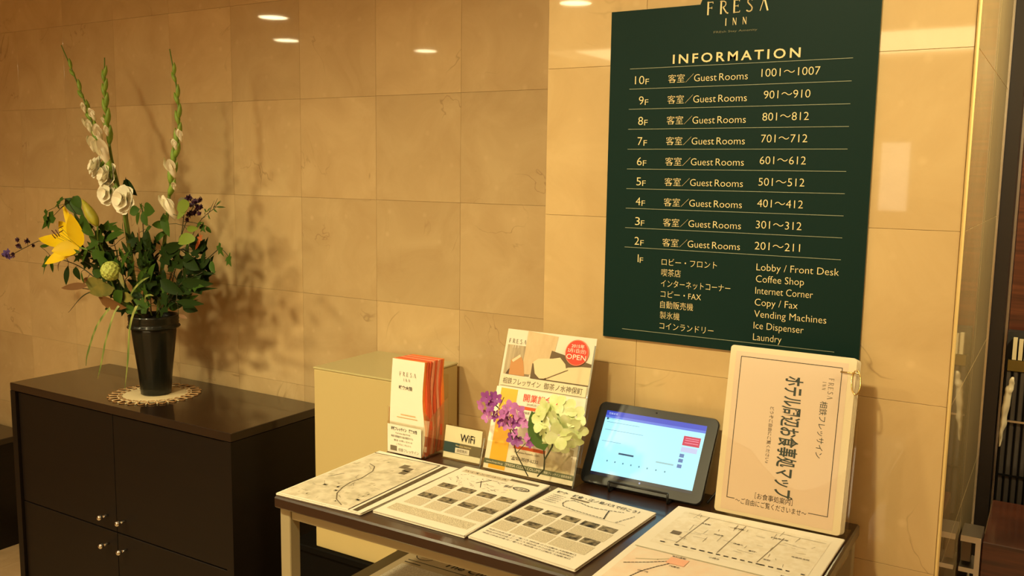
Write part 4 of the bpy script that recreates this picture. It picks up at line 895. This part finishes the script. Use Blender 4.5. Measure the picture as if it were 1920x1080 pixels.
# foliage branches: stem + leaves
def rn(a=.5): return Vector((random.uniform(-a, a), -1, random.uniform(-a, a)+.2))
def branch(name, label, stempts, leaves, m, group='leafy stems in the bouquet'):
    """leaves: (x, y, Y, dx, dy, width px, kind[, material])"""
    pts = [at(*p) for p in stempts]; t = thing(name, pts[0], label, 'foliage', None); cv = path(pts, 16); b = MB(); b.tube(cv, [.0022-.0010*i/len(cv) for i in range(len(cv))], 6)
    for L in leaves:
        q = at(L[0], L[1], L[2]); nb = min(cv, key=lambda p: (p-q).length)
        if (nb-q).length > .004: b.tube([nb, nb.lerp(q, .5)+Vector((0, 0, .003)), q], .0009, 5)
    b.build('stem', STEMD, t)
    for L in leaves:
        x, y, Y, dx, dy, wpx, kd = L[:7]; mm = L[7] if len(L) > 7 else m; b = MB(); p0 = at(x, y, Y); p1 = at(x+dx, y+dy, Y+random.uniform(-.03, .01))
        if kd == 'i': b.ivy(p0, p1, rn(.35), wpx*PXM)
        else: b.petal(p0, p1, rn(), wpx*PXM, curl=random.uniform(.0, .2), cup=random.uniform(.1, .35), n=6, shape={'o': 'ovate', 'l': 'lance', 'r': 'round'}[kd])
        b.build('leaf', mm, t)
    return t
branch('ivy_branch', 'ivy leaves curling out at the upper left of the bouquet, above the lily', [(262, 585, 1.86), (205, 500, 1.84), (160, 430, 1.82), (128, 380, 1.81)],
       [(122, 372, 1.81, 30, 30, 24, 'o'), (118, 372, 1.80, -18, 18, 20, 'i'), (138, 368, 1.82, 14, 22, 20, 'o'), (112, 392, 1.79, -6, -14, 12, 'l'), (100, 405, 1.80, -26, 26, 26, 'i'), (88, 396, 1.80, -4, 28, 28, 'i'), (150, 405, 1.80, 22, 38, 30, 'o')], LEAFM)
branch('ivy_branch', 'ivy and thin leaves hanging below the yellow lily', [(262, 590, 1.86), (200, 540, 1.83), (150, 500, 1.81), (95, 480, 1.80)],
       [(90, 482, 1.80, -12, 34, 24, 'i'), (96, 485, 1.80, 3, 26, 12, 'l'), (112, 492, 1.80, -6, 16, 10, 'l', LEAFB), (128, 498, 1.80, -8, 36, 14, 'l', LEAFD), (142, 500, 1.80, 4, 26, 22, 'o', LEAFD), (118, 475, 1.79, 30, -3, 16, 'o'), (152, 510, 1.80, 5, 20, 10, 'l'), (75, 462, 1.80, 18, -2, 8, 'l'), (165, 520, 1.80, -10, 12, 10, 'l', LEAFB)], LEAFM)
branch('leafy_branch', 'broad dark leaves behind the lily bud, left of centre', [(266, 590, 1.86), (225, 520, 1.85), (190, 460, 1.84), (170, 420, 1.84)],
       [(140, 408, 1.83, 34, 32, 26, 'i'), (176, 425, 1.82, -30, 8, 20, 'o'), (190, 440, 1.81, -30, 30, 30, 'i'), (178, 470, 1.80, 30, 30, 32, 'i'), (168, 460, 1.81, -14, 34, 24, 'o'), (188, 430, 1.83, 30, -14, 20, 'i'), (196, 450, 1.82, 34, -16, 22, 'o'), (200, 470, 1.81, 8, 40, 26, 'o', LEAFD), (152, 478, 1.81, -16, 14, 16, 'i'), (205, 425, 1.82, 26, 8, 16, 'i')], LEAFM)
branch('ivy_branch', 'five-lobed ivy leaves standing between the gladiolus stems', [(278, 590, 1.86), (272, 500, 1.84), (268, 420, 1.83), (266, 385, 1.82)],
       [(266, 392, 1.81, -2, -12, 18, 'i'), (262, 392, 1.81, -20, 8, 20, 'o'), (270, 390, 1.80, 20, 6, 26, 'o'), (268, 396, 1.80, 8, 28, 20, 'o'), (262, 398, 1.80, -10, 24, 14, 'o'), (274, 430, 1.82, 4, 42, 22, 'o', LEAFD), (284, 425, 1.82, -16, 10, 12, 'o'), (258, 440, 1.82, 2, 56, 12, 'l', LEAFD), (262, 455, 1.81, -2, -30, 5, 'l', LEAFB)], LEAFM)
branch('dark_leaf_stem', 'single dark pointed leaf beside the lowest white bloom', [(266, 590, 1.87), (244, 460, 1.88), (238, 385, 1.88)], [(246, 366, 1.87, -16, -33, 16, 'o', LEAFD), (232, 338, 1.87, 19, 26, 20, 'o', LEAFD)], LEAFD)
branch('leafy_branch', 'pale green rounded leaves right of the lone gladiolus', [(298, 590, 1.86), (325, 500, 1.85), (340, 440, 1.84), (345, 400, 1.84)],
       [(332, 392, 1.83, 22, -10, 24, 'r', LEAFL), (332, 408, 1.82, 18, -14, 20, 'r', LEAFL), (335, 450, 1.82, 22, -4, 24, 'r', LEAFL), (350, 430, 1.83, 22, -2, 12, 'o', LEAFL), (370, 428, 1.84, 4, -12, 10, 'o'), (378, 422, 1.84, 6, 14, 16, 'i'), (388, 424, 1.84, 6, 14, 12, 'o'), (318, 420, 1.82, -34, 2, 16, 'o'), (306, 400, 1.82, 8, 44, 20, 'o'), (348, 372, 1.85, -12, 10, 14, 'r', mat('grey_green_leaf', lin((120, 116, 84)), .6))], LEAFM)
branch('ivy_branch', 'ivy sprig with two leaves reaching out at the right side', [(300, 590, 1.86), (350, 520, 1.84), (395, 480, 1.83), (412, 465, 1.82)], [(410, 460, 1.82, 8, 22, 20, 'i', LEAFM), (428, 480, 1.82, 4, 20, 20, 'i', LEAFM), (395, 490, 1.82, 6, 22, 14, 'o')], LEAFM)
branch('leafy_branch', 'long dark leaves at the lower right over the vase rim', [(292, 590, 1.86), (330, 540, 1.83), (380, 510, 1.82)],
       [(300, 525, 1.80, 40, 28, 24, 'o'), (340, 530, 1.81, 46, 4, 20, 'o'), (350, 545, 1.81, 52, -6, 18, 'i'), (330, 565, 1.80, 50, 5, 14, 'l'), (350, 505, 1.82, 50, 10, 24, 'i'), (345, 480, 1.82, 24, 26, 26, 'o'), (310, 470, 1.82, 30, -14, 20, 'o', LEAFD), (318, 500, 1.82, 40, -16, 24, 'i', LEAFD), (335, 590, 1.81, 14, 6, 8, 'l', LEAFB)], LEAFD)
branch('olive_leaf_stem', 'curled olive and bronze leaves at the lower left over the vase rim', [(262, 592, 1.86), (225, 565, 1.83), (180, 545, 1.82), (130, 538, 1.81)],
       [(160, 530, 1.80, 54, 12, 34, 'o', LEAFO), (215, 540, 1.79, -50, 10, 26, 'o', LEAFO), (165, 536, 1.80, -56, 2, 16, 'o', LEAFB), (122, 538, 1.80, 38, -2, 14, 'l', LEAFD), (185, 558, 1.79, 46, 22, 26, 'o', LEAFB), (230, 545, 1.79, -18, 30, 28, 'o', LEAFM), (250, 560, 1.79, -30, -6, 20, 'o', LEAFO), (235, 575, 1.80, 22, 12, 18, 'o', LEAFM), (224, 510, 1.79, 8, 30, 10, 'l', LEAFO)], LEAFO)
# dense dark filling of leaves, in four stems
random.seed(21)
for (lab, cx_, cy_, rx, ry, nn_, sx, sy_) in (('dense dark leaves filling the left half of the bouquet', 215, 485, 52, 50, 36, 258, 590), ('dense dark leaves filling the centre of the bouquet', 275, 505, 40, 62, 40, 276, 590),
                                          ('dense dark leaves filling the right half of the bouquet', 338, 495, 52, 55, 42, 300, 590), ('dense low leaves just above the vase collar', 282, 560, 76, 28, 44, 284, 592)):
    lv = []
    for k in range(nn_):
        a = random.uniform(0, 2*PI); q = math.sqrt(random.random()); x = cx_+rx*q*math.cos(a); y = cy_+ry*q*math.sin(a); an = math.atan2(y-600, x-280)+random.uniform(-.9, .9); L_ = random.uniform(20, 36)
        lv.append((x, y, random.uniform(1.80, 1.90), L_*math.cos(an), L_*math.sin(an), random.uniform(10, 20)+(8 if k % 2 else 0), 'i' if k % 2 else random.choice('ool'), random.choice((LEAFD, LEAFD, LEAFM, LEAFD))))
    branch('filler_foliage', lab, [(sx, sy_, 1.87), ((sx+cx_)/2, (sy_+cy_)/2, 1.87), (cx_, cy_-ry*.5, 1.86)], lv, LEAFD)
# arching grass blades
for k, (lab, pts, wd, m) in enumerate((('leftmost long variegated grass blade drooping over the cabinet', [(262, 590, 1.84), (222, 568, 1.80), (185, 605, 1.77), (165, 660, 1.76), (161, 686, 1.76)], 5, GLADE),
        ('middle long variegated grass blade drooping over the cabinet', [(265, 590, 1.84), (225, 572, 1.79), (202, 625, 1.76), (190, 680, 1.75), (183, 710, 1.75)], 5, GLADE),
        ('grass blade hanging down in front of the vase to the doily', [(268, 590, 1.83), (258, 572, 1.78), (244, 610, 1.77), (240, 670, 1.77), (234, 730, 1.77)], 6, GLADE),
        ('thin faint grass tip pointing down left of the olive leaves', [(230, 570, 1.84), (200, 545, 1.82), (160, 552, 1.81), (128, 586, 1.80)], 2.5, STEMD),
        ('pale upright reed bent over the vase rim', [(285, 592, 1.83), (272, 560, 1.79), (280, 553, 1.79), (288, 555, 1.79)], 4, GLADE),
        ('pale streaked grass blade inside the leaves, centre of the bouquet', [(255, 585, 1.82), (245, 555, 1.79), (262, 530, 1.79), (282, 518, 1.80)], 4, GLADE))):
    cv = path([at(*p) for p in pts], 28); n = len(cv); vs = []; fs = []; ww = wd*PXM/2
    for i, p in enumerate(cv):
        t_ = (cv[min(n-1, i+1)]-cv[max(0, i-1)]).normalized(); sd = t_.cross(Vector((0, 1, 0))); sd = (sd.normalized() if sd.length > .01 else Vector((1, 0, 0))); f_ = min(1, (n-i)/8)*(.6+.4*min(1, i/6)); vs += [p+sd*ww*f_, p+Vector((0, .0015, 0)), p-sd*ww*f_]
    for i in range(n-1): a = 3*i; fs += [(a, a+1, a+4, a+3), (a+1, a+2, a+5, a+4)]
    b = MB(); b.add(vs, fs); o = b.build('grass_blade', m, None, loc=cv[0]); tag(o, lab, 'grass', 'grass blades in the bouquet')

# ============================================================ RIGHT EDGE: RACK AND COUNTER
# low wooden counter end with satin metal bracket
yC = 2.10
t = thing('wooden_counter', (.2, 2.2, 0), 'reddish wood-grain counter at the lower right corner with a metal frame', 'counter')
MB().bbox((-.100, yC, .0), (.60, yC+.30, HC-.765), .002).build('panel', REDW, t)
br = MB(); X0, X1 = -.142, -.101
br.box((X0+.002, yC-.02, HC-.765), (X1, yC+.06, HC-.752)).box((X1-.010, yC-.02, HC-1.0), (X1, yC+.06, HC-.765)).box((X0+.002, yC-.02, HC-.832), (X1-.010, yC+.06, HC-.822)); br.build('metal_frame', METG, t)
MB().box((-.138, yC, HC-.815), (-.120, yC+.05, HC-.768)).build('hinge_plate', mat('grey_plate', lin((120, 102, 84)), .5), t)
# magazine rack on the back wall
t = thing('magazine_rack', (.05, 2.6, .6), 'dark ribbed rack at the right edge, beyond the pillar', 'rack')
yR = 2.55; rx0 = -.104
MB().box((rx0, yR+.02, HC-.88), (.35, yR+.06, HC-.38)).build('back_board', mat('rack_dark', lin((34, 30, 28)), .6), t)
for k in range(26):
    x = rx0+.004+k*.0155; MB().bbox((x, yR, HC-.87), (x+.011, yR+.02, HC-.475), .002).build('slat', mat('rack_slat', lin((58, 52, 48)), .45, coat=.3), t)
MB().box((rx0, yR-.006, HC-.605), (.35, yR-.002, HC-.600)).build('wire_rail', METG, t)
MB().box((rx0, yR-.004, HC-.745), (.35, yR, HC-.741)).build('dark_rail', DARKP, t)
MB().box((rx0+.006, yR-.003, HC-.475), (.35, yR+.018, HC-.448)).build('brass_band', mat('dull_brass', lin((110, 92, 44)), .4, .6), t)
for k in range(18):
    x = rx0+.014+k*.013; MB().box((x, yR, HC-.447), (x+.009, yR+.015, HC-.392-.003*(k % 2))).build('white_tab', mat('white_tab', lin((206, 188, 150)), .6), t)
t = thing('crumpled_plastic_cover', (rx0, 2.52, HC-.45), 'crumpled pale plastic cover hanging on the left end of the rack', 'plastic cover')
random.seed(9); pts = [at(x, y, 2.520) for x, y in ((1899, 706), (1895, 722), (1890, 738), (1886, 762), (1881, 790), (1877, 815), (1873, 838))]
b = MB(); b.tube(path(pts, 20), [.004, .007, .008, .006, .009, .011, .008, .010, .007, .010, .008, .006, .008, .007, .005, .006, .004, .003, .002], 9)
for v in b.v: v += Vector((random.uniform(-1, 1), random.uniform(-1, 1), random.uniform(-1, 1)))*.0032
b.build('cover', PLAS, t, sub=1)
MB().box((-.106, 2.64, HC-.46), (2.0, 2.66, HC+1.05)).build('wood_wall_panel', REDW, None).__setitem__('kind', 'structure')
